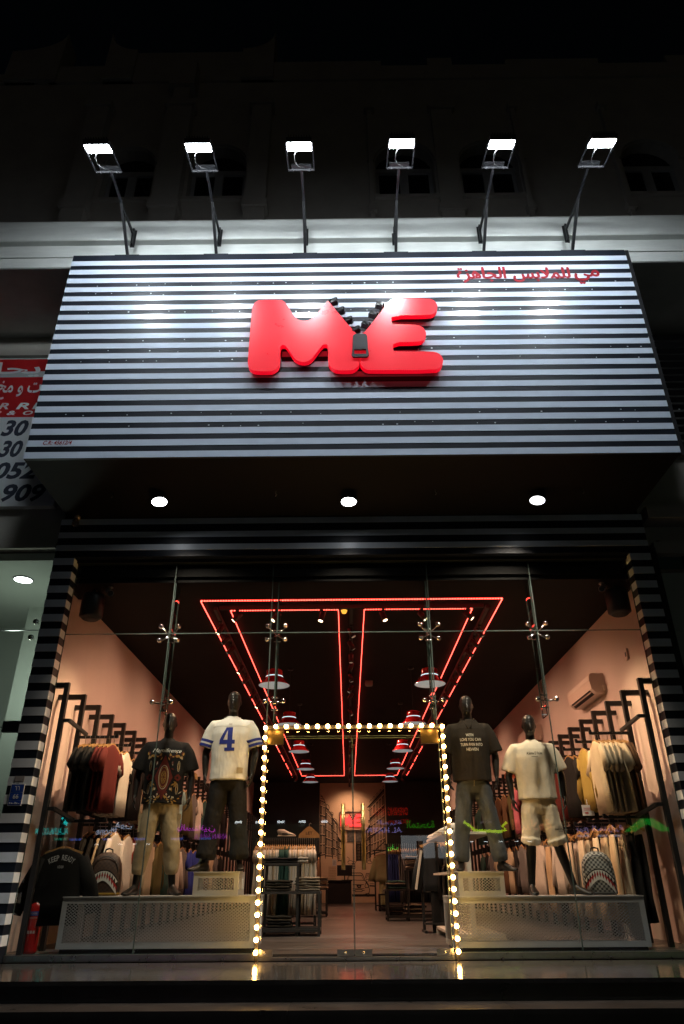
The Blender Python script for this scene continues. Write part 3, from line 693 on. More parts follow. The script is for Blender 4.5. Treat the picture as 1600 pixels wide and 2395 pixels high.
# ================================================================== WALL RACKS
UPY = [.02 + .575 * i for i in range(34)]
for s, nm in ((-1, 'left'), (1, 'right')):
    rk = thing('wall_rack', f'row of black steel clothes uprights fixed along the {nm} shop wall', 'clothes rack', (s * 3.3, 0, FL))
    X = s * 3.30
    for i, y in enumerate(UPY):
        u = MB().box(X - .025, X + .025, y - .028, y + .028, FL, 2.725)
        xa, xb = sorted((X + s * .0255, s * 3.61)); u.box(xa, xb, y - .026, y + .026, 2.665, 2.724)
        part('upright', u, m_black, rk, True)
    for z in (2.22, 1.30):
        for i, y in enumerate(UPY[:-2]):
            if i == 0:
                a = MB().bar((X, y, z + .08), (X - s * .10, y, z + .08), .035).bar((X - s * .09, y, z + .08), (X - s * .16, y + .42, z + .0), .035)
            else: a = MB().bar((X, y, z), (X - s * .48, y, z), .03).bar((X - s * .475, y, z - .01), (X - s * .475, y, z + .035), .03)
            part('hang_arm', a, m_black, rk, True)

# ================================================================== GARMENTS
def eva(o):
    me = bpy.data.meshes.new_from_object(o.evaluated_get(bpy.context.evaluated_depsgraph_get())); return me
def fuse(mb, voxel, smooth=2, name='solid'):
    """joins overlapping closed shapes into one skin"""
    o = link('tmp_' + name, mb.data('tmp', m_black)); m = o.modifiers.new('r', 'REMESH'); m.mode = 'VOXEL'; m.voxel_size = voxel
    if smooth: k = o.modifiers.new('s', 'SMOOTH'); k.factor = .5; k.iterations = smooth
    me = eva(o); bpy.data.objects.remove(o)
    me.polygons.foreach_set('use_smooth', [True] * len(me.polygons)); me.name = name
    return me
def wrinkle(me, amp, f=(16, 16, 3.2), seed=0, amp2=0.0, fn=None):
    n0 = [Vector(v.normal) for v in me.vertices]
    for v, n in zip(me.vertices, n0):
        c = v.co; q = Vector((c.x * f[0] + seed, c.y * f[1] + 1.7 * seed, c.z * f[2] + .3 * seed))
        d = noise.noise(q) * amp
        if amp2: d += (abs(noise.noise(q * 2.3)) - .25) * amp2
        if fn: d *= fn(c)
        v.co = c + n * d
    me.update(); return me
CLOTH = {}
def cloth(col, rough=.85, key=None):
    k = key or 'cloth_%02x%02x%02x' % tuple(int(min(1, c) * 255) for c in col)
    return mat(k, col, rough, spec=.2, var=.10, vscale=7, bump=.25, bscale=160)

def tee_mesh(wd=.25, ln=.72, sl=.22, seed=0, pants=False, spread=.42):
    """a thin hanging garment, hung in its own y-z plane, hook point at the origin"""
    rr = random.Random(seed); m = MB(); n = 16
    if pants:
        for s in (-1, 1):
            m.loft([((0, s * .045, -.17), .016, .06), ((0, s * .05, -.5), .028, .07), ((0.004, s * .055, -.8), .026, .065), ((0, s * .055, -ln - .17), .03, .06)], 12, ref=(1, 0, 0))
    else:
        st = [((0, 0, -.085), .014, .055), ((0, 0, -.105), .018, .10), ((0, 0, -.135), .021, wd * .78), ((0, 0, -.175), .024, wd * .97), ((.002, 0, -.26), .028, wd * .98),
              ((.004, 0, -.42), .030, wd * .94), ((0, 0, -.6), .032, wd * .95), ((-.004, 0, -.09 - ln), .034, wd)]
        m.loft(st, n, ref=(1, 0, 0))
        for s in (-1, 1):
            a = Vector((0, s * wd * .86, -.17)); b = Vector((.006, s * (wd + sl * spread), -.17 - sl * .95))
            m.loft([(a, .026, .06), (a.lerp(b, .5), .027, .085), (b, .028, .082)], 10, ref=(1, 0, 0))
    for i, v in enumerate(m.v):
        x, y, z = v
        if z < -.16:
            d = .016 * math.sin(y * 34 + seed * 2.1 + z * 2) * min(1, (-.16 - z) * 3) + rr.uniform(-.002, .002)
            m.v[i] = (x + d, y + .006 * math.sin(z * 9 + seed), z + .008 * math.sin(y * 21 + seed) * (z < -.5))
    return m.data('garment', None) if False else m
GM = {}
def gm(kind, seed):
    key = (kind, seed)
    if key not in GM:
        P = {'tee': dict(wd=.245, ln=.72, sl=.22), 'jacket': dict(wd=.25, ln=.70, sl=.54, spread=.30), 'polo': dict(wd=.26, ln=.78, sl=.27), 'small': dict(wd=.2, ln=.62, sl=.16), 'pants': dict(ln=.85, pants=True), 'coat': dict(wd=.185, ln=.62, sl=.56, spread=.17), 'dress': dict(wd=.19, ln=.88, sl=.10)}[kind]
        me = bpy.data.meshes.new(kind); q = tee_mesh(seed=seed, **P); me.from_pydata(q.v, [], q.f); me.polygons.foreach_set('use_smooth', [True] * len(q.f)); me.materials.append(m_black); GM[key] = me
    return GM[key]
hm = MB()
hm.bar((0, -.005, -.075), (0, -.20, -.135), .012, .03).bar((0, .005, -.075), (0, .20, -.135), .012, .03)
hk = MB().tube([(0, 0, -.07), (0, 0, -.02), (0, -.018, -.005), (0, -.02, .018), (0, 0, .028), (0, .018, .016)], .0028, 5)
HM, HK = hm.data('hanger', m_wood), hk.data('hook', m_hook)
def hang(kind, col, loc, rz, lab, grp, seed=0, cat=None, name=None, hanger=True, tilt=0.0):
    nm = name or {'tee': 'hanging_shirt', 'jacket': 'hanging_jacket', 'coat': 'hanging_jacket', 'polo': 'hanging_shirt', 'small': 'hanging_shirt', 'pants': 'hanging_trousers', 'dress': 'hanging_shirt'}[kind]
    o = link(nm, gm(kind, seed)); o.location = loc; o.rotation_euler = (0, tilt, rz)
    o.material_slots[0].link = 'OBJECT'; o.material_slots[0].material = cloth(col)
    tag(o, lab, cat or nm.split('_')[1], grp)
    if hanger:
        link('hanger', HM, o); link('hook', HK, o)
    return o
BK, WHT, CRM = (.012, .011, .011), (.55, .50, .44), (.50, .40, .28)
MAR, OLV, MUS, TEAL, GRY = (.10, .012, .010), (.10, .085, .03), (.30, .21, .05), (.03, .075, .065), (.14, .13, .13)
LBL, NAVY, BRN, PNK, PUR, DKR = (.30, .50, .52), (.02, .03, .12), (.12, .06, .03), (.60, .16, .22), (.12, .05, .22), (.28, .03, .02)
SND = (.42, .30, .18)
RYL, YEL = (.03, .05, .32), (.50, .28, .03)
CN = {BK: 'black', WHT: 'white', CRM: 'cream', MAR: 'maroon', OLV: 'olive', MUS: 'mustard', TEAL: 'dark teal', GRY: 'grey', LBL: 'pale blue', NAVY: 'navy', BRN: 'brown', PNK: 'pink', PUR: 'purple', DKR: 'dark red', SND: 'sand coloured', RYL: 'royal blue', YEL: 'yellow'}
# (kind, colours from the wall to the aisle) per arm
UPL = [('tee', [BK, BK, BK, BK, MAR, MAR, MAR]), ('tee', [BK, BK, WHT, WHT, WHT, WHT, WHT]), ('tee', [BK] * 6), ('tee', [WHT, WHT, CRM, CRM]), ('tee', [DKR, BK, DKR]), ('tee', [BK, TEAL]),
       ('tee', [WHT, LBL, LBL]), ('small', [GRY, LBL]), ('jacket', [TEAL, OLV]), ('tee', [CRM, GRY]), ('tee', [NAVY, WHT])]
LOL = [('jacket', []), ('jacket', [BK, BK, BK, CRM, BK, WHT]), ('jacket', [BK, CRM, BK, WHT]), ('tee', [BK, DKR, DKR, DKR]), ('jacket', [CRM, WHT, BK, CRM]), ('jacket', [GRY, BK, GRY, OLV]),
       ('jacket', [BRN, GRY, TEAL, TEAL]), ('jacket', [TEAL, BK, WHT]), ('jacket', [OLV, GRY]), ('tee', [RYL, WHT, RYL]), ('tee', [YEL, RYL])]
UPR = [('polo', [BRN, BRN, CRM, CRM, CRM, CRM, CRM]), ('jacket', [OLV, MUS, MUS]), ('tee', [BK] * 5), ('tee', [BRN, BRN, BRN, MAR]), ('tee', [BRN, CRM, BK]), ('tee', [CRM, CRM, CRM]),
       ('polo', [SND, CRM, CRM]), ('tee', [WHT, CRM]), ('tee', [PUR, PUR, PNK, PNK]), ('small', [BRN, OLV]), ('tee', [CRM, BRN])]
LOR = [('pants', [BK, BK, CRM, SND]), ('pants', [BRN, SND, CRM, CRM]), ('pants', [BK, BK, SND, CRM, CRM]), ('pants', [BK, SND, WHT, CRM]), ('jacket', [WHT, BK, CRM, WHT]), ('pants', [CRM, BK, SND]),
       ('polo', [WHT, WHT, GRY, WHT]), ('pants', [BK, SND, WHT]), ('jacket', [LBL, BK, GRY]), ('tee', [CRM, BK]), ('tee', [SND, CRM])]
for s, side in ((-1, 'left'), (1, 'right')):
    for row, z, arms in (('upper', 2.22, UPL if s < 0 else UPR), ('lower', 1.30, LOL if s < 0 else LOR)):
        for i in range(16):
            kind, cols = arms[i] if i < len(arms) else (('tee', [(CRM, GRY, BK, TEAL, BRN)[(i + k * 2 + (s > 0)) % 5] for k in range(2)]))
            y = UPY[i + 1]
            cols_n = len(cols)
            for k, c in enumerate(cols):
                x = s * (3.30 - .07 - (.40 / max(1, cols_n)) * (k + .6))
                noun = {'tee': 'T-shirt', 'small': 'shirt', 'polo': 'shirt', 'jacket': 'long sleeved top', 'pants': 'trousers', 'dress': 'shirt'}[kind]
                same = cols.count(c); nth = sum(1 for q in cols[k + 1:] if q == c) + 1
                lab = f'{CN[c]} {noun}, {ORD[i + 1]} {row} arm of {side} wall rack' + (f', {ORD[nth]} from aisle' if same > 1 else '')
                g = f'{CN[c]} {noun} garments on the {ORD[i + 1]} {row} {side} arm' if same > 1 else f'garments on the {side} wall rack'
                hang(kind, c, (x, y, z - .0125), R(180 if s > 0 else 0) + R(random.uniform(-5, 5)), lab, g, seed=(i + k) % 4, hanger=True)
# prints on the white and black shirts that face the aisle

# ================================================================== MANNEQUINS
def lerp3(a, b, t): return Vector(a).lerp(Vector(b), t)
def limb(m, pts, rad, n=14, ref=(1, 0, 0)):
    """a chain of rings through the joints, rounded at both ends"""
    P = [Vector(p) for p in pts]
    m.loft([(p, r[0] if isinstance(r, tuple) else r, r[1] if isinstance(r, tuple) else r) for p, r in zip(P, rad)], n, ref=ref)
def hand(m, wrist, d, side, curl=.45):
    """palm, four bent fingers of unequal length and a thumb leaving the side of the palm near its base"""
    d = Vector(d).normalized(); fwd = Vector((0, -1, 0)); fwd = (fwd - d * fwd.dot(d)).normalized(); inn = d.cross(fwd) * (1 if True else 1)
    inw = Vector((-side, 0, 0)); inw = (inw - d * inw.dot(d)).normalized()
    w = Vector(wrist)
    limb(m, [w - d * .02, w + d * .015, w + d * .05, w + d * .088, w + d * .096], [(.026, .019), (.030, .019), (.040, .017), (.041, .016), (.034, .011)], 12, ref=fwd)
    for j, (o, L) in enumerate(((.031, .072), (.0105, .082), (-.0105, .076), (-.031, .060))):
        p = w + d * .088 + fwd * o; a = d; q = [p - d * .02, p]
        for s in range(3):
            ang = curl * (s + 1) * .55 + j * .05
            a = (d * math.cos(ang) + inw * math.sin(ang)).normalized(); q.append(q[-1] + a * L / 2.7)
        limb(m, q, [.0095, .0092, .0088, .0080, .0058], 8)
    p = w + d * .025 + fwd * .026
    q = [p - fwd * .012, p + fwd * .012 + d * .012, p + fwd * .028 + d * .036 + inw * .012, p + fwd * .030 + d * .060 + inw * .022, p + fwd * .024 + d * .078 + inw * .03]
    limb(m, q, [.012, .0125, .011, .0095, .006], 8)
def mannequin_body(J):
    m = MB()
    # head: egg with brow, nose and chin kept abstract
    hx, hy = J.get('head', (0, 0)); Y = lambda y: y + hy
    m.loft([((hx, Y(-.028), 1.655), .022, .030), ((hx, Y(-.026), 1.672), .046, .060), ((hx, Y(-.015), 1.71), .062, .084), ((hx, Y(-.006), 1.76), .072, .097), ((hx, Y(.004), 1.80), .0765, .102),
            ((hx, Y(.008), 1.845), .074, .099), ((hx, Y(.010), 1.88), .057, .078), ((hx, Y(.011), 1.90), .030, .044), ((hx, Y(.011), 1.907), .008, .012)], 24, ref=(1, 0, 0))
    m.loft([((hx, Y(-.092), 1.80), .008, .010), ((hx, Y(-.104), 1.765), .011, .012), ((hx, Y(-.112), 1.735), .013, .014), ((hx, Y(-.098), 1.722), .010, .012)], 10, ref=(1, 0, 0))   # nose
    m.loft([((hx - .05, Y(-.072), 1.803), .008, .012), ((hx, Y(-.094), 1.808), .009, .012), ((hx + .05, Y(-.072), 1.803), .008, .012)], 8)                                             # brow
    m.loft([((hx - .018, Y(-.093), 1.70), .006, .008), ((hx, Y(-.099), 1.700), .008, .009), ((hx + .018, Y(-.093), 1.70), .006, .008)], 8)                                              # mouth
    for s in (-1, 1): m.loft([((hx + s * .073, Y(.008), 1.745), .006, .013), ((hx + s * .080, Y(.012), 1.77), .008, .020), ((hx + s * .076, Y(.014), 1.80), .006, .014)], 8, ref=(1, 0, 0))  # ears
    limb(m, [(hx * .3, .025, 1.50), (hx * .5, .018, 1.57), (hx * .8, .010 + hy * .6, 1.64), (hx, hy, 1.70)], [(.085, .075), (.058, .060), (.055, .060), (.052, .058)], 18)
    m.loft([((0, .01, .84), .15, .095), ((0, .01, .92), .172, .108), ((0, .008, 1.00), .160, .098), ((0, 0, 1.10), .145, .092), ((0, 0, 1.22), .165, .105), ((0, -.004, 1.34), .190, .120), ((0, .004, 1.43), .195, .112),
            ((0, .014, 1.49), .165, .090), ((0, .02, 1.525), .10, .065)], 22, ref=(1, 0, 0))
    for s in (-1, 1):
        sh, el, wr = J['arm'][s]
        sh, el, wr = Vector(sh), Vector(el), Vector(wr)
        limb(m, [(s * .10, .015, 1.475), (s * .16, .012, 1.475), sh, sh.lerp(el, .3), sh.lerp(el, .7), el, el.lerp(wr, .25), el.lerp(wr, .6), wr, wr + (wr - el).normalized() * .02],
             [.05, .062, .064, .052, .044, .040, .043, .036, .027, .024], 16)
        hand(m, wr + (wr - el).normalized() * .01, (wr - el).normalized() + Vector((0, -.15, -.25)), s, J.get('curl', .45))
        hp, kn, an = [Vector(q) for q in J['leg'][s]]
        limb(m, [hp + Vector((0, 0, .06)), hp, hp.lerp(kn, .35), hp.lerp(kn, .75), kn, kn.lerp(an, .25) + Vector((0, .015, 0)), kn.lerp(an, .6) + Vector((0, .008, 0)), an, an - Vector((0, 0, .04))],
             [.085, .092, .083, .064, .054, .056, .045, .036, .036], 18)
        tx = J.get('toe', {}).get(s, s * .35); f = Vector((math.sin(tx), -math.cos(tx), 0)); b = Vector((an.x, an.y, 0))
        limb(m, [b - f * .055 + Vector((0, 0, .040)), b - f * .03 + Vector((0, 0, .045)), b + f * .02 + Vector((0, 0, .060)), b + f * .085 + Vector((0, 0, .040)), b + f * .15 + Vector((0, 0, .026)), b + f * .195 + Vector((0, 0, .018)), b + f * .208 + Vector((0, 0, .016))],
             [(.022, .034), (.034, .044), (.036, .052), (.042, .036), (.044, .024), (.036, .016), (.018, .010)], 14)
    return fuse(m, .0058, 2, 'mannequin_body')
def shirt_mesh(J, hem=.92, wid=1.0, sleeve=.62, seed=1, neck=.075, loose=1.0, vneck=False, amp=.007):
    m = MB(); w = wid
    m.loft([((0, .02, 1.615), neck * .86, neck * .80), ((0, .018, 1.585), neck * 1.2, neck), ((0, .014, 1.565), .145 * w, .088), ((0, .010, 1.535), .195 * w, .105), ((0, .004, 1.49), .222 * w, .122), ((0, -.004, 1.40), .226 * w, .136),
            ((0, -.004, 1.26), .214 * w, .134), ((0, 0, 1.10), .207 * w, .130), ((0, 0, hem + .05), .209 * w * loose, .136), ((0, 0, hem), .212 * w * loose, .140), ((0, 0, hem + .004), .190 * w, .118), ((0, 0, hem + .10), .176 * w, .108)], 30, ref=(1, 0, 0), exp=2.25)
    for s in (-1, 1):
        sh, el, wr = [Vector(q) for q in J['arm'][s]]; d = (el - sh).normalized(); e = sh + (el - sh) * (sleeve / .5 if sleeve > 1 else sleeve * 1.3)
        a = Vector((s * .115, .010, 1.515))
        m.loft([(a, .07, .07), (Vector((s * .185, .008, 1.495)), .088, .092), (sh + d * .05, .088, .096), (sh.lerp(e, .6), .092, .100), (e, .097, .104), (e - d * .002, .078, .084), (e - d * .06, .066, .072)], 20, ref=(0, 1, 0))
    me = fuse(m, .0105, 3, 'shirt')
    wrinkle(me, amp, (13, 13, 4.5), seed, .006, lambda c: min(1, .25 + max(0, 1.5 - c.z) * 2.2))
    return me
def trouser_mesh(J, top=1.03, cuff=.10, wid=1.0, seed=2, ends=(.075, .075), amp=.006):
    m = MB()
    m.loft([((0, .01, .80), .155, .105), ((0, .01, .87), .178, .122), ((0, .008, .95), .182, .122), ((0, .004, top), .166, .112), ((0, .004, top + .01), .15, .10)], 24, ref=(1, 0, 0), exp=2.3)
    for s in (-1, 1):
        hp, kn, an = [Vector(q) for q in J['leg'][s]]; z = cuff
        t = (kn.z - z) / max(.01, kn.z - an.z); e = kn.lerp(an, t)
        m.loft([(hp + Vector((0, 0, .04)), .092, .112), (hp, .104 * wid, .118), (hp.lerp(kn, .4), .098 * wid, .108), (hp.lerp(kn, .8), .090 * wid, .094), (kn, .086 * wid, .090), (kn.lerp(e, .5) + Vector((0, .012, 0)), .083 * wid, .088), (e + (kn - e).normalized() * .04, ends[0] * 1.04, ends[0] * 1.06), (e, ends[1], ends[1] * 1.02),
                (e + (kn - e) * .005, ends[1] - .018, ends[1] - .018), (e + (kn - e).normalized() * .06, ends[1] - .026, ends[1] - .026)], 20, ref=(1, 0, 0))
    me = fuse(m, .0105, 3, 'trousers')
    wrinkle(me, amp, (10, 10, 7), seed, .008, lambda c: 1.0)
    return me
def bvh_of(me): return BVHTree.FromPolygons([v.co for v in me.vertices], [tuple(p.vertices) for p in me.polygons])
def on_front(bvh, off=.0035, y0=-.6):
    def f(x, z):
        h = bvh.ray_cast(Vector((x, y0, z)), Vector((0, 1, 0)))
        return (x, (h[0].y if h[0] else -.13) - off, z)
    return f
def dense(poly_fn, pts, n=4):
    """a polygon given as a quad strip of points, split small enough to follow the cloth"""
    m = MB(); return m
def print_quad(mb, fn, P, n=5, mi=0):
    """a four-cornered print laid on the cloth"""
    a, b, c, d = [Vector((p[0], p[1], 0)) for p in P]; vs = []; fs = []
    for i in range(n + 1):
        for j in range(n + 1):
            u, v = i / n, j / n; q = a.lerp(b, u).lerp(d.lerp(c, u), v); vs.append(fn(q.x, q.y))
    for i in range(n):
        for j in range(n): k = i * (n + 1) + j; fs.append((k, k + n + 1, k + n + 2, k + 1))
    return mb.add(vs, fs, mi)
def print_line(mb, fn, pts, w, mi=0):
    for (x0, z0), (x1, z1) in zip(pts, pts[1:]):
        d = Vector((x1 - x0, z1 - z0)); L = d.length
        if L < 1e-5: continue
        nx, nz = -d.y / L * w / 2, d.x / L * w / 2
        print_quad(mb, fn, [(x0 - nx, z0 - nz), (x1 - nx, z1 - nz), (x1 + nx, z1 + nz), (x0 + nx, z0 + nz)], max(1, int(L / .03)), mi)
def pose(aw=.285, af=-.02, legs=((-.13, .02), (.13, .02)), toes=None, wr=.265, head=(0, 0)):
    J = {'arm': {}, 'leg': {}, 'toe': toes or {}, 'head': head}
    for i, s in enumerate((-1, 1)):
        J['arm'][s] = ((s * .205, .010, 1.485), (s * aw, .035, 1.215), (s * wr, af, .985))
        fx, fy = legs[i]
        J['leg'][s] = ((s * .088, .012, .88), (s * .088 * .45 + fx * .55, .002 + fy * .45 - .01, .50), (fx, fy, .085))
    return J

def mannequin(x, y, z, rz, lab, J, sc=1.0):
    t = thing('mannequin', lab, 'mannequin', (x, y, z), rz, 'black mannequins in the shop window'); t.scale = (sc, sc, sc)
    b = link('body', mannequin_body(J), t); b.data.materials.clear(); b.data.materials.append(m_body)
    return t
def wear(nm, me, m, t, lab=None):
    me.materials.clear(); me.materials.append(m); o = link(nm, me, t); return tag(o, lab)

# -- white football jersey
J = pose(legs=((-.20, .0), (.165, .06)), toes={-1: -.75, 1: .25}, head=(.01, -.01))
mq1 = mannequin(-1.425, .40, .775, 0, 'black mannequin in white number 4 jersey and black trousers, left of the doorway', J, 1.01)
sm_ = shirt_mesh(J, .905, 1.02, .62, 3, neck=.078, amp=.006)
m_jers = cloth((.60, .57, .52), .75, 'white_jersey_mesh'); m_roy = cloth((.02, .03, .20), .7, 'royal_blue_print')
sh = wear('jersey', sm_, m_jers, mq1, 'white jersey with blue sleeve bands')
f = on_front(bvh_of(sm_)); q = MB()
for i in range(1): pass
x0, z0 = -.022, 1.345                                         # the block figure 4
for P in ([(.0, -.13), (.055, -.13), (.055, .125), (.0, .125)], [(-.09, -.06), (.085, -.06), (.085, -.015), (-.09, -.015)], [(-.092, -.02), (-.05, -.02), (.012, .125), (-.018, .125)], [(-.03, -.135), (.085, -.135), (.085, -.10), (-.03, -.10)]):
    print_quad(q, f, [(x0 + a, z0 + b) for a, b in P], 6)
part('figure_print', q, m_roy, sh)
q = MB()
bv = bvh_of(sm_)
for s in (-1, 1):                                              # two bands round each sleeve
    a, e, w = [Vector(k) for k in J['arm'][s]]; d = (e - a).normalized(); u = Vector((0, 1, 0)); v = d.cross(u)
    for t0 in (.145, .195):
        vs = []; fs = []; n = 36
        for t1 in (t0, t0 + .03):
            c = a + d * t1
            for i in range(n):
                th = 2 * math.pi * i / n; r = u * math.cos(th) + v * math.sin(th)
                h = bv.ray_cast(c + r * .3, -r, .3); p = h[0] if h[0] and (h[0] - c).length < .15 else c + r * .1
                vs.append(p + r * .003)
        for i in range(n): fs.append((i, (i + 1) % n, n + (i + 1) % n, n + i))
        q.add(vs, fs, 0, True)
part('sleeve_band', q, m_roy, sh)
col = MB(); n = 24; vs = []
for i in range(n):                                             # V collar
    th = 2 * math.pi * i / n; x = .078 * math.sin(th); c = math.cos(th); z = 1.585 - (.075 * max(0, c) ** 2)
    yy = .02 - .085 * c; vs.append((x * (1.15 - .5 * max(0, c) ** 3), yy - .012, z + .012))
col.tube(vs + vs[:1], .009, 6); part('collar', col, m_jers, sh)
q = MB(); print_quad(q, f, [(.10, .975), (.165, .975), (.165, 1.035), (.10, 1.035)], 3); part('hem_label', q, cloth((.35, .28, .18), .7, 'jersey_label'), sh)
q = MB(); print_quad(q, f, [(-.02, 1.495), (.02, 1.495), (.02, 1.52), (-.02, 1.52)], 2); part('neck_badge', q, cloth((.42, .38, .34), .6, 'neck_badge'), sh)
q = MB(); print_line(q, f, [(-.2, 1.478), (-.1, 1.486), (0, 1.478), (.1, 1.486), (.2, 1.478)], .004); part('yoke_seam', q, cloth((.35, .32, .29), .9, 'grey_seam_thread'), sh)  # seam drawn as a thin line, greyer than the jersey
wear('trousers', trouser_mesh(J, 1.03, .12, 1.12, 4, (.105, .10)), cloth(BK, .8), mq1, 'black trousers')

# -- black T-shirt seen from behind with an ornamental back print
J = pose(legs=((-.185, .03), (.20, .02)), toes={-1: -.5, 1: .45}, aw=.30, wr=.30)
mq2 = mannequin(-2.165, .42, .553, R(10), 'black mannequin turned away in black printed T-shirt and khaki cargo trousers', J, 1.0)
sm_ = shirt_mesh(J, .90, 1.06, .66, 7, amp=.008)
sh = wear('shirt', sm_, cloth((.010, .009, .009), .9, 'black_print_shirt'), mq2, 'black T-shirt with ornamental back print')
f = on_front(bvh_of(sm_))
m_gold, m_rust, m_cream = cloth((.30, .17, .045), .8, 'gold_print'), cloth((.10, .016, .012), .8, 'rust_print'), cloth((.42, .36, .28), .8, 'cream_print')
gq, rq, cq = MB(), MB(), MB(); CXp, CZp = 0.0, 1.17
def diam(mb, cx, cz, a, b, w):
    print_line(mb, f, [(cx, cz + b), (cx + a, cz), (cx, cz - b), (cx - a, cz), (cx, cz + b)], w)
print_quad(rq, f, [(CXp - .10, CZp), (CXp, CZp - .24), (CXp + .10, CZp), (CXp, CZp + .24)], 8)
f2 = on_front(bvh_of(sm_), .0055)
fs_ = f; f = f2
def oval(mb, cx, cz, a, b, w): print_line(mb, f2, [(cx + a * math.sin(2 * math.pi * i / 20), cz + b * math.cos(2 * math.pi * i / 20)) for i in range(21)], w)
for a, b in ((.052, .125), (.043, .105), (.026, .065)): oval(cq if a > .05 else gq, CXp, CZp, a, b, .006)
for i in range(8):
    th = math.pi * 2 * i / 8; oval(gq, CXp + .016 * math.sin(th), CZp + .036 * math.cos(th), .008, .016, .004)
for s in (-1, 1):
    for cz in (1.29, 1.05): oval(cq, s * .155, cz, .012, .055, .004); diam(gq, s * .155, cz, .008, .04, .004)
    diam(rq, s * .155, 1.17, .03, .03, .02)
rr = random.Random(4)
def leaf(mb, x, z, ang, L, w):
    c, sn = math.cos(ang), math.sin(ang)
    print_quad(mb, f2, [(x, z), (x + c * L * .5 - sn * w, z + sn * L * .5 + c * w), (x + c * L, z + sn * L), (x + c * L * .5 + sn * w, z + sn * L * .5 - c * w)], 2)
for i in range(46):                                            # mirrored leaves around the medallion and along the borders
    k = i % 3
    if k == 0: x, z = rr.uniform(.02, .19), rr.uniform(1.385, 1.43)
    elif k == 1: x, z = rr.uniform(.02, .19), rr.uniform(.925, 1.00)
    else: t = rr.uniform(0, 1); x = .11 * (1 - abs(2 * t - 1)) + rr.uniform(.01, .06); z = .93 + .48 * t
    a = rr.uniform(-1.6, 1.6); L = rr.uniform(.028, .055); w = rr.uniform(.006, .011); mb = rr.choice((gq, gq, cq, rq))
    for s in (-1, 1): leaf(mb, s * x, z, a if s > 0 else math.pi - a, L, w)
part('gold_print', gq, m_gold, sh); part('rust_print', rq, m_rust, sh); part('cream_print', cq, m_cream, sh)
q = MB(); text_on(q, 'Magnificence', -.15, .17, 1.425, 1.48, 0, .0, .45, fn=f2); part('script_lettering', q, cloth((.62, .60, .56), .8, 'white_script'), sh)
tr = wear('trousers', trouser_mesh(J, 1.03, .20, 1.08, 9, (.070, .058), .008), cloth((.34, .27, .17), .9, 'khaki_twill'), mq2, 'khaki cargo trousers')
for s in (-1, 1):
    q = MB().obox((s * .205, .0, .70), (.016, 0, 0), (0, .06, 0), (0, 0, .085)).obox((s * .208, .0, .775), (.018, 0, 0), (0, .064, 0), (0, 0, .022)); part('cargo_pocket', q, cloth((.34, .27, .17), .9, 'khaki_twill'), tr)

# -- dark open shirt with lettering, grey jeans
J = pose(legs=((-.20, .04), (.24, .06)), toes={-1: -.2, 1: .75}, aw=.29, wr=.275)
mq3 = mannequin(1.345, .42, .758, R(-4), 'black mannequin in dark lettered open collar shirt and grey jeans, right of the doorway', J, .985)
sm_ = shirt_mesh(J, .92, 1.06, .70, 12, neck=.085, amp=.009)
m_dk = cloth((.020, .014, .009), .9, 'dark_olive_shirt'); sh = wear('shirt', sm_, m_dk, mq3, 'dark open collar shirt with cream lettering')
f = on_front(bvh_of(sm_)); q = MB()
for s_, x0, x1, z in (('WITH', -.045, .04, 1.418), ('LOVE YOU CAN', -.115, .125, 1.368), ('TURN PAIN INTO', -.115, .138, 1.312), ('HEWEN', -.05, .085, 1.258)):
    text_on(q, s_, x0, x1, z - .017, z + .017, 0, .012, 0, fn=f)
part('shirt_lettering', q, cloth((.62, .56, .46), .8, 'cream_letters'), sh)
q = MB()
for s in (-1, 1): q.add([f(s * .012, 1.50), (s * .085, -.05, 1.615), (s * .13, -.075, 1.55), f(s * .09, 1.50)], [(0, 1, 2, 3)]); q.tube([(s * .012, f(0, 1.50)[1], 1.50), (s * .06, -.045, 1.60), (s * .08, .03, 1.635), (0, .10, 1.645)], .010, 6)
part('collar', q, m_dk, sh)
q = MB(); print_line(q, f, [(.012, 1.49), (.014, 1.2), (.012, .93)], .004); part('placket', q, cloth((.02, .014, .009), .9, 'placket_thread'), sh)
jn = wear('trousers', trouser_mesh(J, 1.03, .105, 1.02, 14, (.085, .078), .008), mat('grey_denim', (.060, .066, .075), .9, var=.3, vscale=11, bump=.3, bscale=200), mq3, 'washed grey jeans')
q = MB(); fj = on_front(bvh_of(jn.data)); print_line(q, fj, [(.005, 1.02), (.006, .93), (.0, .86)], .006); print_line(q, fj, [(-.15, .985), (-.12, .95), (-.10, .985)], .004); print_line(q, fj, [(.15, .985), (.12, .95), (.10, .985)], .004)
part('fly_seam', q, cloth((.30, .25, .16), .9, 'jeans_thread'), jn)

# -- cream T-shirt and shorts
J = pose(legs=((-.185, .0), (.20, .04)), toes={-1: .05, 1: .95}, aw=.30, wr=.29)
J['leg'][1] = ((.088, .012, .88), (.15, -.02, .50), (.27, .05, .085))
mq4 = mannequin(2.055, .40, .533, R(-6), 'black mannequin in cream T-shirt and matching cream drawstring shorts, on the right platform', J, .98)
sm_ = shirt_mesh(J, .955, 1.04, .64, 21, amp=.006)
m_cr = cloth((.64, .55, .42), .9, 'cream_cotton'); sh = wear('shirt', sm_, m_cr, mq4, 'cream T-shirt with small black lettering')
f = on_front(bvh_of(sm_)); q = MB()
text_on(q, 'A.Some D Fn.Inc', -.085, .095, 1.478 - .05, 1.512 - .05, 0, .022, .1, fn=f); [print_line(q, f, [(-.03 + .012 * k, 1.407), (-.022 + .012 * k, 1.407)], .008) for k in range(6)]
part('chest_lettering', q, cloth((.02, .015, .012), .8, 'black_letters'), sh)
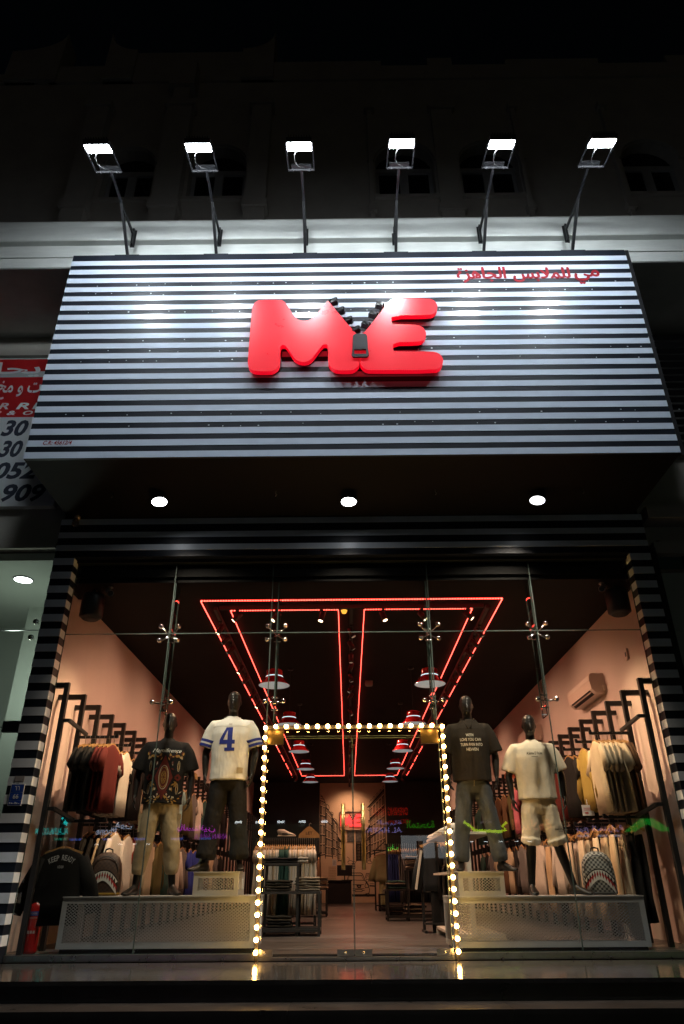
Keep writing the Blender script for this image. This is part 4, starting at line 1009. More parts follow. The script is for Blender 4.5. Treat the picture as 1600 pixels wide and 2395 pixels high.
q = MB(); pts = [(.082 * math.sin(a), .02 - .075 * math.cos(a), 1.592 - .012 * math.cos(a)) for a in [2 * math.pi * i / 20 for i in range(21)]]
part('neck_rib', q.tube(pts, .009, 6), m_cr, sh)
Jh = dict(J); st = trouser_mesh(J, 1.03, .555, 1.08, 24, (.108, .110), .007)
so = wear('shorts', st, m_cr, mq4, 'cream drawstring shorts'); f = on_front(bvh_of(st)); q = MB()
print_line(q, f, [(-.01, .965), (-.022, .86), (-.018, .80)], .006); print_line(q, f, [(.012, .965), (.024, .87), (.03, .79)], .006); part('drawstring', q, cloth((.55, .45, .32), .9, 'cord_cream'), so)
q = MB(); text_on(q, 'A.Some D Fn.Inc', .12, .235, .632, .655, 0, .022, .1, fn=f); [print_line(q, f, [(.165 + .009 * k, .621), (.171 + .009 * k, .621)], .006) for k in range(6)]; part('hem_lettering', q, MATS['black_letters'], so)

# ================================================================== DISPLAY PLATFORMS of expanded metal
def lattice(m, x0, x1, z0, z1, y, px, pz, w=.010, t=.006, axis='y'):
    """crossing strands of a diamond mesh, each strand cut to the rectangle"""
    def seg(c, sgn):
        # line x = c + sgn*(px/pz)*(z-z0)
        k = px / pz; pts = []
        za, zb = z0, z1
        xa, xb = c, c + sgn * k * (z1 - z0)
        if xa > xb: xa, xb, za, zb = xb, xa, zb, za
        if xb <= x0 or xa >= x1: return
        if xa < x0: za += (zb - za) * (x0 - xa) / (xb - xa); xa = x0
        if xb > x1: zb = za + (zb - za) * (x1 - xa) / (xb - xa); xb = x1
        P, Q = ((xa, y + sgn * .0012, za), (xb, y + sgn * .0012, zb)) if axis == 'y' else ((y + sgn * .0012, xa, za), (y + sgn * .0012, xb, zb))
        m.bar(P, Q, w if axis == 'y' else w, t, ref=(0, 1, 0) if axis == 'y' else (1, 0, 0))
    k = px / pz; span = k * (z1 - z0); c = x0 - span
    while c < x1 + span:
        seg(c, 1); seg(c, -1); c += px
    return m
def platform(nm, x0, x1, y0, y1, z0, z1, lab, fr, px, pz, cat='display platform', top=True):
    t = thing(nm, lab, cat, ((x0 + x1) / 2, (y0 + y1) / 2, z0))
    e = MB(); b = .022
    for x in (x0, x1 - b):
        for y in (y0, y1 - b): e.box(x, x + b, y, y + b, z0, z1 - .012)
    for z in (z0, z1 - .012 - b):
        for y in (y0, y1 - b): e.box(x0 + b, x1 - b, y + .0005, y + b - .0005, z, z + b)
        for x in (x0, x1 - b): e.box(x + .0005, x + b - .0005, y0 + b, y1 - b, z, z + b)
    part('frame', e, m_mesh, t, True)
    part('top_board', MB().box(x0 - .004, x1 + .004, y0 - .006, y1, z1 - .0118, z1), m_mesh, t, True)
    f = fr
    def border(a0, a1, yy, ax):
        q = MB()
        for u0, u1, v0, v1 in ((a0, a1, z0 + b, z0 + b + f), (a0, a1, z1 - .012 - b - f, z1 - .012 - b), (a0, a0 + f, z0 + b + f, z1 - .012 - b - f), (a1 - f, a1, z0 + b + f, z1 - .012 - b - f)):
            if ax == 'y': q.box(u0, u1, yy - .0045, yy + .0045, v0, v1)
            else: q.box(yy - .0045, yy + .0045, u0, u1, v0, v1)
        return q
    for yy in (y0 + .006,):
        m = lattice(border(x0 + b, x1 - b, yy, 'y'), x0 + b + f, x1 - b - f, z0 + b + f, z1 - .012 - b - f, yy, px, pz, .0058)
        part('mesh_panel', m, m_mesh, t, True, kind='stuff')
    for xx in (x0 + .006, x1 - .006):
        m = lattice(border(y0 + b, y1 - b, xx, 'x'), y0 + b + f, y1 - b - f, z0 + b + f, z1 - .012 - b - f, xx, px, pz, .0058, axis='x')
        part('mesh_panel', m, m_mesh, t, True, kind='stuff')
    part('kick_base', MB().box(x0 + .03, x1 - .03, y0 + .03, y1 - .03, FL, z0 - .0005), m_black, t, True) if z0 < .2 else None
    return t
platform('display_platform', -3.0, -1.02, .14, .80, .095, .555, 'long low grey expanded metal platform left of the doorway', .030, .039, .028)
platform('display_platform', .97, 2.93, .14, .80, .085, .533, 'long low grey expanded metal platform right of the doorway', .030, .039, .028)
platform('display_box', -1.685, -1.215, .17, .62, .5555, .775, 'small grey mesh box standing on the left platform under the jersey mannequin', .026, .037, .027, 'display box')
platform('display_box', 1.065, 1.54, .17, .62, .5335, .758, 'small grey mesh box standing on the right platform beside the doorway', .026, .037, .027, 'display box')

# ================================================================== BACKPACKS with toothy mouths
def backpack(x, y, z, rz, lab, chk, c1, c2, accent):
    t = thing('backpack', lab, 'backpack', (x, y, z), rz)
    m = MB()
    m.loft([((0, .02, .004), .15, .07), ((0, .02, .012), .168, .085), ((0, .02, .10), .172, .095), ((0, .025, .22), .168, .09), ((0, .03, .31), .155, .078), ((0, .035, .37), .125, .062), ((0, .04, .405), .075, .04), ((0, .042, .415), .03, .018)], 26, ref=(1, 0, 0), exp=3.0)
    bm_ = bpy.data.materials.new('checked_canvas'); bm_.use_nodes = True; tt = bm_.node_tree; pb = tt.nodes['Principled BSDF']; pb.inputs['Roughness'].default_value = .6
    tc = tt.nodes.new('ShaderNodeTexCoord'); ck = tt.nodes.new('ShaderNodeTexChecker'); ck.inputs['Scale'].default_value = chk
    ck.inputs['Color1'].default_value = (*c1, 1); ck.inputs['Color2'].default_value = (*c2, 1)
    mp = tt.nodes.new('ShaderNodeMapping'); mp.inputs['Scale'].default_value = (1, .001, 1); mp.inputs['Location'].default_value = (0, .5, 0)
    tt.links.new(tc.outputs['Object'], mp.inputs['Vector']); tt.links.new(mp.outputs['Vector'], ck.inputs['Vector']); tt.links.new(ck.outputs['Color'], pb.inputs['Base Color'])
    me = m.data('bag_body', bm_); b = link('bag_body', me, t); bv = bvh_of(me)
    f = on_front(bv, .004); f2 = on_front(bv, .007); f3 = on_front(bv, .010)
    dk, wt, rd = cloth((.012, .011, .011), .6, 'mouth_black'), cloth((.50, .50, .48), .6, 'tooth_white'), cloth((.26, .012, .012), .6, 'gum_red')
    q = MB(); n = 14
    up_ = lambda s: .235 - .10 * abs(s) ** 2.2; lo_ = lambda s: .175 - .135 * abs(s) ** 1.6
    for i in range(n):                                          # open mouth
        a, c = -1 + 2 * i / n, -1 + 2 * (i + 1) / n
        print_quad(q, f, [(a * .152, lo_(a) - .015), (c * .152, lo_(c) - .015), (c * .152, up_(c) + .012), (a * .152, up_(a) + .012)], 2)
    part('mouth_print', q, dk, t)
    q = MB(); r_ = MB()
    for i in range(n):
        a, c = -1 + 2 * i / n, -1 + 2 * (i + 1) / n
        print_quad(r_, f2, [(a * .148, lo_(a) + .005), (c * .148, lo_(c) + .005), (c * .148, lo_(c) + .045), (a * .148, lo_(a) + .045)], 1)
    part('gum_print', r_, rd, t)
    for i in range(11):
        a, c = -1 + 2 * i / 11, -1 + 2 * (i + 1) / 11; mid = (a + c) / 2
        v = [f3(a * .148, up_(a)), f3(c * .148, up_(c)), f3(mid * .144, up_(mid) - .055 * (1 - .35 * abs(mid)))]; q.add(v, [(0, 1, 2)])
        v = [f3(a * .148, lo_(a) - .010), f3(c * .148, lo_(c) - .010), f3(mid * .144, lo_(mid) + .034)]; q.add(v, [(0, 1, 2)])
    for i in range(n):
        a, c = -1 + 2 * i / n, -1 + 2 * (i + 1) / n
        print_quad(q, f3, [(a * .148, lo_(a) - .03), (c * .148, lo_(c) - .03), (c * .148, lo_(c) - .010), (a * .148, lo_(a) - .010)], 1)
    part('tooth_print', q, wt, t)
    part('base_band', MB().loft([((0, .02, .002), .155, .075), ((0, .02, .012), .171, .088), ((0, .02, .03), .173, .091)], 26, ref=(1, 0, 0), exp=3.0), cloth(accent, .6), t)
    q = MB().tube([(-.045, .05, .40), (-.035, .05, .445), (0, .05, .455), (.035, .05, .445), (.045, .05, .40)], .008, 8); part('grab_handle', q, m_black, t)
    q = MB().tube([(.14 * math.cos(a), .03 - .075 , .21 + .165 * math.sin(a)) for a in [math.pi * i / 12 for i in range(13)]], .004, 6); part('zip_line', q, m_black, t)
    for s in (-1, 1): part('strap', MB().tube([(s * .07, .10, .36), (s * .10, .14, .28), (s * .11, .13, .14), (s * .10, .10, .04)], .016, 8), m_black, t)
    return t
backpack(-2.69, .42, .5555, R(6), 'dark brown backpack with open shark mouth, left end of the left platform', 44, (.035, .018, .012), (.055, .028, .018), (.22, .13, .02))
backpack(2.60, .42, .5335, R(-14), 'grey chequered backpack with open shark mouth, right end of the right platform', 44, (.045, .05, .05), (.30, .31, .30), (.06, .06, .06))

# ================================================================== FIRE EXTINGUISHER
t = thing('fire_extinguisher', 'red fire extinguisher behind the glass beside the left pillar', 'fire extinguisher', (-3.30, .24, FL))
m_fe = mat('extinguisher_red', (.38, .012, .012), .25, coat=.5, var=.1, vscale=5)
part('cylinder', MB().lathe([(.055, 0), (.072, .01), (.074, .03), (.074, .40), (.066, .435), (.04, .462), (.025, .475), (.025, .49)], 24, caps=True), m_fe, t)
part('valve', MB().lathe([(.022, .49), (.022, .53), (.014, .535), (.014, .55)], 12, caps=True).bar((-.03, 0, .52), (.03, 0, .52), .02), m_brass, t)
part('lever', MB().bar((-.01, 0, .54), (.13, -.01, .585), .018, .010).bar((-.01, 0, .56), (.12, -.01, .625), .018, .010), m_fe, t)
part('hose', MB().tube([(-.03, 0, .52), (-.08, -.01, .51), (-.10, -.02, .45), (-.095, -.03, .3), (-.09, -.03, .12)], .012, 8), m_black, t)
def arcband(z0, z1, r, a0, a1, n=10):
    q = MB(); vs = []
    for z in (z0, z1):
        for i in range(n + 1): th = a0 + (a1 - a0) * i / n; vs.append((r * math.sin(th), -r * math.cos(th), z))
    return q.add(vs, [(i, i + 1, n + 2 + i, n + 1 + i) for i in range(n)])
part('blue_band', arcband(.335, .375, .0752, -.9, .9), m_blue, t)
q = MB(); ff = lambda x, z: (.0758 * math.sin(x / .075), -.0758 * math.cos(x / .075), z)
text_on(q, 'DRY POWDER', -.045, .05, .347, .364, 0, .01, fn=ff); text_on(q, 'FIRE EXTINGUISHER', -.05, .055, .312, .325, 0, .01, fn=ff)
for i in range(5): q.add([ff(-.03, .29 - i * .014), ff(.05, .29 - i * .014), ff(.05, .294 - i * .014), ff(-.03, .294 - i * .014)], [(0, 1, 2, 3)])
for i in range(3): q.add([ff(-.02 + i * .027, .18), ff(.0 + i * .027, .18), ff(.0 + i * .027, .205), ff(-.02 + i * .027, .205)], [(0, 1, 2, 3)])
part('label_print', q, cloth((.5, .42, .4), .6, 'label_pale_print'), t)

# ================================================================== HOODIE with curved lettering at the left front
hd = hang('jacket', (.010, .010, .010), (-3.10, .21, 1.09), R(90), 'black sweatshirt lettered KEEP READY hanging at the left front behind the glass', None, 2, 'sweatshirt', 'hanging_sweatshirt')
hd.scale = (1.0, 1, 1)
q = MB(); W_ = 'KEEP READY'
for i, ch in enumerate(W_):
    if ch == ' ': continue
    a = (i - 4.5) * .105; c = (-3.075 + .27 * math.sin(a), .615 + .30 * math.cos(a))
    V, F = text2d(ch, .02); w, h = .026, .052
    q.add([(c[0] + ((u - .5) * w) * math.cos(a) + ((v - .5) * h) * math.sin(a), .125, c[1] - ((u - .5) * w) * math.sin(a) + ((v - .5) * h) * math.cos(a)) for u, v in V], F)
text_on(q, '1D20', -3.105, -3.045, .815, .84, .125, .02)
o = part('chest_lettering', q, cloth((.55, .55, .55), .8, 'grey_white_letters'), hd); o.matrix_parent_inverse = (Matrix.Translation(hd.location) @ Matrix.Rotation(R(90), 4, 'Z') @ Matrix.Identity(4)).inverted()

# ================================================================== FREE RACKS, TABLES AND FOLDED CLOTHES
def steel_rack(x0, x1, y, z, lab, depth=.45, base=.10):
    t = thing('clothes_rail', lab, 'clothes rail', ((x0 + x1) / 2, y, FL)); e = MB()
    for x in (x0, x1):
        e = MB().box(x - .02, x + .02, y - .02, y + .02, FL, z); part('post', e, m_black, t, True)
        part('foot', MB().box(x - .02, x + .02, y - depth / 2, y + depth / 2, FL, FL + .03), m_black, t, True)
    part('rail', MB().bar((x0 - .05, y, z), (x1 + .05, y, z), .03), m_black, t, True)
    part('shelf', MB().box(x0, x1, y - .2, y + .2, FL + base, FL + base + .02), m_black, t, True)
    return t
def table(x0, x1, y0, y1, z, lab, shelf=True):
    t = thing('black_table', lab, 'table', ((x0 + x1) / 2, (y0 + y1) / 2, FL)); w = .035
    for x in (x0, x1 - w):
        for y in (y0, y1 - w): part('leg', MB().box(x, x + w, y, y + w, FL, z - .03), m_black, t, True)
    part('top', MB().box(x0, x1, y0, y1, z - .0298, z), m_blackmatte, t, True)
    e = MB()
    for y in (y0 + .001, y1 - w + .001): e.box(x0 + w, x1 - w, y, y + w - .002, FL + .05, FL + .08)
    for x in (x0 + .001, x1 - w + .001): e.box(x, x + w - .002, y0 + w, y1 - w, FL + .05, FL + .08)
    part('rail', e, m_black, t, True)
    if shelf: part('shelf_board', MB().box(x0 + w, x1 - w, y0 + w, y1 - w, FL + .081, FL + .095), m_blackmatte, t, True)
    return t
def folded(x, y, z, w, d, h, col, lab, grp, rz=0.0, seed=0, cat='folded clothes', name='folded_trousers'):
    m = MB(); rr = random.Random(seed)
    n = 16; P = []
    for i in range(n + 1):
        u = -1 + 2 * i / n; P.append(((u * w / 2, 0, h / 2 + .004 * math.sin(u * 5 + seed)), d / 2 * (1 - .06 * abs(math.sin(u * 4 + seed))), h / 2 * (1 if abs(u) < .9 else .75)))
    m.loft([(a, b, c) for a, b, c in P], 12, ref=(0, 1, 0), exp=3.2)
    m.box(-w * .42, w * .42, -d / 2 - .004, -d / 2 + .02, h * .44, h * .56)
    o = link(name, m.data(name, cloth(col), True)); o.location = (x, y, z); o.rotation_euler.z = rz
    return tag(o, lab, cat, grp)
# left: white shirts on a long rail behind two stepped tables of folded trousers
steel_rack(-1.48, -.56, 3.55, 1.25, 'black rail of white shirts behind the left folded trousers table')
n = 30
for i in range(n):
    x = -1.44 + .86 * i / (n - 1); g = 12 <= i <= 16
    hang('dress', TEAL if g else (WHT if i % 3 else CRM), (x, 3.55, 1.2375), R(random.uniform(-4, 4)),
         ('dark green' if g else 'white' if i % 3 else 'cream') + f' long shirt on the left centre rail, {ORD[i + 1]} hanger from the left', 'dark green shirts on the left centre rail' if g else ('white' if i % 3 else 'cream') + ' shirts on the left centre rail', i % 4, 'shirt')
t = thing('wooden_sign_hanger', 'wooden hanger shaped sign standing on top of the left centre rail', 'hanger sign', (-.66, 3.55, 1.265))
part('board', MB().prism([(-.16, 0), (.16, 0), (.15, .05), (.03, .15), (0, .16), (-.03, .15), (-.15, .05)], -.01, .01), m_wood, t)
part('sign_lettering', text_on(MB(), 'LET', -.05, .05, .045, .085, -.0115, .01), m_ink, t); part('hook', MB().tube([(0, 0, .155), (0, 0, .19), (.02, 0, .205), (.03, 0, .19)], .005, 6), m_hook, t)
def sneaker(x, y, z, rz, lab, col=(.62, .60, .56), grp=None):
    t = thing('sneaker', lab, 'shoe', (x, y, z), rz, grp)
    part('sole', MB().loft([((-.135, 0, .014), .022, .013), ((-.12, 0, .015), .036, .014), ((0, 0, .015), .036, .014), ((.08, 0, .015), .046, .014), ((.13, 0, .018), .036, .012), ((.15, 0, .022), .014, .008)], 14, ref=(0, 1, 0), exp=2.6), cloth((.55, .52, .46), .6), t)
    part('upper', MB().loft([((-.13, 0, .06), .022, .035), ((-.11, 0, .07), .034, .045), ((-.04, 0, .068), .036, .045), ((.02, 0, .052), .039, .030), ((.08, 0, .040), .042, .020), ((.13, 0, .030), .030, .012)], 16, ref=(0, 1, 0)), cloth(col, .6), t)
    q = MB()
    for i in range(4): q.bar((-.01 + i * .022, -.02, .089 - i * .008), (-.01 + i * .022, .02, .089 - i * .008), .006)
    part('laces', q, cloth((.7, .68, .64), .8), t); part('side_panel', MB().box(-.06, .03, -.0385, .0385, .035, .055), cloth((.03, .03, .03), .6), t)
tt_ = thing('rail_top_shelf', 'narrow black shelf above the left centre rail', 'shelf', (-1.0, 3.72, FL))
part('shelf_board', MB().box(-1.48, -.56, 3.60, 3.86, 1.27, 1.285), m_black, tt_, True)
for x in (-1.46, -.58): part('upright', MB().box(x - .012, x + .012, 3.80, 3.83, FL, 1.2695), m_black, tt_, True)
sneaker(-1.02, 3.73, 1.285, 0, 'white sneaker on the shelf above the left centre rail', grp=None)
table(-1.25, -.45, 2.58, 3.15, .567, 'low black table of folded trousers just inside the left of the doorway')
table(-1.25, -.74, 2.62, 3.12, .91, 'upper black tier table behind the doorway left edge', False)
rr = random.Random(9)
DKJ = [(.03, .025, .02), (.05, .04, .03), (.16, .14, .11), (.02, .02, .022), (.12, .09, .06)]
def stack(x, y, z, n, cols, where, w=.34, d=.34, h=.034, nm='folded_trousers'):
    for i in range(n):
        c = cols[i % len(cols)]
        folded(x + rr.uniform(-.012, .012), y + rr.uniform(-.01, .01), z + i * (h + .0008), w * rr.uniform(.94, 1.03), d, h, c, f'{ORD[i + 1]} folded trousers up the pile {where}', f'folded trousers {where}', rr.uniform(-.05, .05), i + n, name=nm)
stack(-1.03, 2.85, .567, 4, [DKJ[0], DKJ[1]], 'at the back of the low left table')
stack(-.63, 2.85, .567, 5, [DKJ[2], (.22, .19, .15), DKJ[2]], 'at the right edge of the low left table')
stack(-1.0, 2.87, .91, 2, [BK, DKJ[3]], 'on the upper left tier', w=.46)
for i in range(2): folded(-.70, 2.80 + .0 * i, .912 + i * .036, .13, .30, .035, (.34, .32, .29), ('lower', 'upper')[i] + ' pale folded top at the edge of the upper left tier', 'pale folded tops on the upper left tier', 0, 40 + i)
stack(-1.0, 2.85, .147, 4, [DKJ[0], BK, DKJ[1]], 'on the bottom shelf of the low left table')
table(-1.3, -.52, 8.6, 9.2, .57, 'black table of folded clothes half way down the shop on the left')
stack(-.68, 8.9, .57, 6, [CRM, GRY, (.3, .22, .14)], 'on the left table half way down the shop')
stack(-1.05, 8.9, .57, 5, [BK, GRY], 'at the back of the left table half way down')
steel_rack(-1.5, -.75, 10.5, 1.3, 'black rail of dark coats half way down the shop on the left')
for i in range(12): hang('jacket', (BK, GRY, BRN)[i % 3], (-1.45 + i * .062, 10.5, 1.2875), R(rr.uniform(-4, 4)), ('black', 'grey', 'brown')[i % 3] + f' coat on the far left centre rail, {ORD[i + 1]} from the left', ('black', 'grey', 'brown') [i % 3] + ' coats on the far left centre rail', i % 4, 'coat')
# right: stepped table, rails of jeans and a dressed jacket
table(.62, 1.62, 6.55, 7.15, .56, 'low black table of folded jeans on the right behind the doorway')
table(1.0, 1.60, 6.58, 7.10, .90, 'upper black tier table on the right behind the doorway', False)
stack(.82, 6.85, .56, 4, [TEAL, (.02, .03, .035), (.25, .2, .16)], 'on the low right table', w=.36)
stack(1.22, 6.85, .90, 6, [(.40, .32, .25), (.10, .09, .09), (.34, .28, .22)], 'on the upper right tier', w=.42)
stack(1.15, 6.85, .147, 5, [(.42, .36, .28), BK], 'on the bottom shelf of the right table', w=.40)
stack(.80, 6.85, .147, 3, [BK, (.05, .03, .02)], 'at the left of the right table bottom shelf', w=.26)
steel_rack(.72, 1.75, 7.9, 1.36, 'black rail of dark jeans behind the right folded table')
for i in range(24):
    c = (NAVY, GRY, BK, (.04, .05, .06))[(i // 5) % 4]; w_ = ('navy', 'grey', 'black', 'slate')[(i // 5) % 4]
    hang('pants', c, (.76 + i * .041, 7.9, 1.3475), R(rr.uniform(-4, 4)), f'{w_} trousers on the right centre rail, {ORD[i + 1]} hanger from the left', f'{w_} trousers on the right centre rail', i % 4, 'trousers')
GRN = (.50, .50, .27); CN[GRN] = 'pale green'
steel_rack(.62, 1.3, 12.4, 1.42, 'black rail with a pale green outfit far down on the right')
hang('coat', GRN, (.80, 12.3, 1.4075), R(90), 'pale green long shirt hanging at the end of the far right rail', None, 1, 'shirt')
hang('pants', GRN, (.83, 12.36, 1.05), R(90), 'pale green trousers hanging below the pale green shirt', None, 2, 'trousers')
for i in range(10): hang('pants', (GRY, NAVY, BK)[i % 3], (.9 + i * .04, 12.4, 1.4075), 0, ('grey', 'navy', 'black')[i % 3] + f' trousers on the far right rail, {ORD[i + 1]} from the left', ('grey', 'navy', 'black')[i % 3] + ' trousers on the far right rail', i % 4, 'trousers')
table(.68, 1.4, 11.6, 12.1, .42, 'small black table of pale folded clothes far down on the right')
stack(.95, 11.85, .42, 3, [(.3, .28, .25)], 'on the small far right table')
steel_rack(.98, 1.52, 3.3, 1.27, 'black rail with a jacket outfit just inside the right of the doorway')
jk = hang('coat', (.02, .022, .025), (1.16, 3.16, 1.2575), R(90), 'black jacket with white sleeve stripe at the right of the doorway', None, 0, 'jacket')
hang('coat', (.40, .37, .31), (1.185, 3.235, 1.2575), R(84), 'cream sleeved jacket hanging behind the black striped jacket', None, 2, 'jacket')
q = MB()
for s in (-1, 1): q.bar((-.03, s * .185, -.19), (-.034, s * .287, -.68), .03, .045)
part('sleeve_stripe', q, cloth((.55, .52, .46), .8), jk)
hang('pants', BK, (1.20, 3.18, .93), R(90), 'black trousers hanging below the black striped jacket', None, 1, 'trousers')
hang('coat', (.13, .12, .11), (1.33, 3.2, 1.2575), R(80), 'grey speckled jacket at the right end of the near right rail', None, 3, 'jacket')
for i in range(7): hang('tee', (BK, GRY)[i % 2], (1.2 + i * .045, 3.3, 1.2575), R(5), ('black', 'grey')[i % 2] + f' shirt on the near right rail, {ORD[i + 1]} from the left', ('black', 'grey')[i % 2] + ' shirts on the near right rail', i % 4, 'shirt')
# white gondola shelving beside the right platform
t = thing('white_shelf_unit', 'white perforated shelving unit just inside the right of the doorway', 'shelf unit', (1.35, 2.3, FL))
m_gon = mat('gondola_white', (.50, .44, .38), .5, var=.06)
part('back_panel', MB().box(1.33, 1.36, 1.2, 3.05, FL, 1.15), m_gon, t, True)
for y in (1.2, 3.05): part('end_frame', MB().box(1.12, 1.70, y - .02, y + .02, FL, FL + .06).box(1.32, 1.37, y - .02, y + .02, FL, 1.25), m_gon, t, True)
part('shelf', MB().box(1.05, 1.65, 1.2, 3.05, 1.17, 1.20), m_gon, t, True)
part('shelf', MB().box(1.12, 1.60, 1.22, 3.03, .75, .775), m_gon, t, True)
part('base_shelf', MB().box(1.12, 1.70, 1.22, 3.03, FL + .061, FL + .09), m_gon, t, True)
for y, c, lb in ((1.5, (.60, .58, .54), 'white sneaker at the glass end of the white shelf top'), (2.0, (.45, .40, .34), 'cream sneaker in the middle of the white shelf top'), (2.75, (.6, .58, .54), 'white sneaker with black side at the far end of the white shelf top')):
    sneaker(1.18, y, 1.20, R(160), lb, c)

# counter and things at the back
t = thing('sales_counter', 'black sales counter in front of the mural wall', 'counter', (-.38, 19.0, FL))
part('front', MB().box(-.80, .03, 18.8, 19.3, FL, .72), m_blackmatte, t, True); part('counter_top', MB().box(-.83, .06, 18.76, 19.33, .721, .755), m_black, t, True)
t = thing('counter_monitor', 'black screen standing on the sales counter', 'monitor', (-.20, 19.05, .756))
part('foot', MB().box(-.1, .1, -.07, .07, 0, .012).box(-.02, .02, -.01, .01, .012, .15), m_black, t); part('screen', MB().box(-.26, .26, -.02, .02, .13, .46), m_black, t)
t = thing('wire_basket', 'dark wire stand on the left of the sales counter', 'stand', (-.62, 19.05, .756)); e = MB()
for i in range(7): e.box(-.12 + i * .04 - .004, -.12 + i * .04 + .004, -.004, .004, 0, .42)
for i in range(9): e.box(-.125, .125, -.0045, .0045, i * .05, i * .05 + .006)
part('wire_grid', e, m_brass, t, kind='stuff')
t = thing('paper_notice', 'white paper notice clipped over the wire stand', 'notice', (-.55, 18.99, 1.19)); part('sheet', MB().box(-.07, .07, -.002, .002, 0, .2), cloth((.5, .5, .52), .8), t)
q = MB()
for i in range(5): q.box(-.05, .05 - .02 * (i % 2), -.0032, -.002, .05 + i * .025, .056 + i * .025)
part('paper_print', q, m_ink, t)

# ================================================================== MURAL (flat line drawing on the back wall), framed logo and prints
mu = MB(); YM = 20.348
def W2(px, py): return (-1.115 + (px - 70) * (2.43 / 1190), 4.02 - (py - 95) * (3.78 / 2075))   # sketch units to wall metres
def stroke(pts, w=.014):
    w *= 1.5
    for (a, b), (c, d) in zip(pts, pts[1:]):
        p, q = Vector(W2(a, b)), Vector(W2(c, d)); v = q - p
        if v.length < 1e-4: continue
        nrm = Vector((-v.y, v.x)).normalized() * w / 2; v = v.normalized() * w * .3
        mu.add([(k.x, YM, k.y) for k in (p - nrm - v, q - nrm + v, q + nrm + v, p + nrm - v)], [(0, 1, 2, 3)])
def facade(x0, yt0, yb0, x1, yt1, yb1, cols, rows, rr):
    """a street facade in perspective: cornice lines, windows, string courses"""
    L = lambda u, v: (x0 + (x1 - x0) * u, (yt0 + (yt1 - yt0) * u) + ((yb0 + (yb1 - yb0) * u) - (yt0 + (yt1 - yt0) * u)) * v)
    stroke([L(0, 0), L(1, 0)], .022); stroke([L(0, .03), L(1, .03)], .012); stroke([L(0, .055), L(1, .055)], .012); stroke([L(0, 0), L(0, 1)], .014); stroke([L(1, 0), L(1, 1)], .014)
    for r in range(rows):
        v0 = .10 + .86 * r / rows; v1 = v0 + .62 / rows
        stroke([L(0, v1 + .14 / rows), L(1, v1 + .14 / rows)], .010)
        if r % 2 == 0: stroke([L(0, v1 + .20 / rows), L(1, v1 + .20 / rows)], .016)
        for c in range(cols):
            u0 = (c + .22) / cols; u1 = (c + .74) / cols
            stroke([L(u0, v0), L(u1, v0), L(u1, v1), L(u0, v1), L(u0, v0)], .010); stroke([L((u0 + u1) / 2, v0), L((u0 + u1) / 2, v1)], .007)
            stroke([L(u0 - .05 / cols, v0 - .04 / rows), L(u1 + .05 / cols, v0 - .04 / rows)], .012)
            if (r + c) % 3 == 0:
                for k in range(3): stroke([L(u0 + (u1 - u0) * k / 3, v0), L(u0 + (u1 - u0) * (k + .6) / 3, v1)], .005)
rr = random.Random(12)
facade(72, 420, 1500, 170, 470, 1480, 2, 5, rr); facade(175, 560, 1500, 300, 700, 1500, 3, 5, rr); facade(305, 760, 1500, 395, 880, 1520, 2, 4, rr)
facade(400, 1110, 1560, 500, 1250, 1570, 2, 3, rr)
stroke([(72, 310), (100, 330), (150, 420), (165, 450), (72, 430)], .012); stroke([(80, 380), (150, 400)]); stroke([(80, 340), (120, 350)])
stroke([(190, 490), (230, 520), (240, 560), (230, 600), (190, 560), (190, 490)]); stroke([(270, 640), (310, 660), (310, 700)]); stroke([(330, 760), (380, 800), (390, 860)])
facade(1258, 210, 1420, 985, 520, 1480, 5, 5, rr); facade(975, 900, 1560, 905, 1010, 1580, 2, 4, rr)
for i in range(14):
    x = 1255 - i * 20; y = 235 + i * 22
    stroke([(x, y), (x, y + 40), (x - 10, y + 55)], .012); stroke([(x, y - 40), (x - 6, y - 90 + (i % 3) * 14), (x - 14, y - 70)], .010)
stroke([(950, 560), (1258, 220)], .03); stroke([(950, 600), (990, 640)], .012); stroke([(955, 820), (1255, 560)], .024); stroke([(955, 850), (1255, 600)], .014); stroke([(930, 1180), (1258, 920)], .018); stroke([(1080, 1340), (1258, 1180)], .016)
for i in range(9): stroke([(1090 + i * 19, 1330 - i * 17), (1098 + i * 19, 1345 - i * 17)], .014)
facade(725, 1190, 1560, 850, 1190, 1560, 4, 12, rr)
for i in range(12): stroke([(735 + 9 * i, 1200), (735 + 9 * i, 1550)], .005)
for cx, s in ((620, 1), (960, .9), (690, .5)):
    stroke([(cx + s * 45 * math.cos(k * .7) * (1 + .15 * (k % 2)), 1570 + s * 32 * math.sin(k * .7)) for k in range(10)], .010)
stroke([(560, 1470), (600, 1500), (590, 1560)], .010); stroke([(655, 1600), (700, 1600), (700, 1680), (655, 1680), (655, 1600)]); stroke([(655, 1640), (700, 1640)])
stroke([(560, 1880), (590, 1780), (620, 1760), (800, 1760), (830, 1780), (875, 1890)], .016); stroke([(580, 1800), (830, 1800)], .009); stroke([(560, 1880), (875, 1890)], .014)     # car bonnet and screen
stroke([(575, 1890), (600, 1810), (815, 1810), (850, 1880)], .010); stroke([(660, 1965), (850, 1965)], .014); stroke([(730, 1975), (750, 2010), (790, 2010), (800, 1975), (730, 1975)], .026)
stroke([(655, 2035), (860, 2035)], .012); stroke([(700, 2050), (820, 2050), (820, 2085), (700, 2085), (700, 2050)], .012); stroke([(655, 2065), (700, 2065)]); stroke([(820, 2065), (860, 2065)])
stroke([(870, 1890), (930, 1960), (950, 2060), (940, 2110), (860, 2135), (655, 2140)], .016); stroke([(870, 1990), (890, 1930), (935, 1985), (930, 2010), (880, 2020), (870, 1990)], .014)
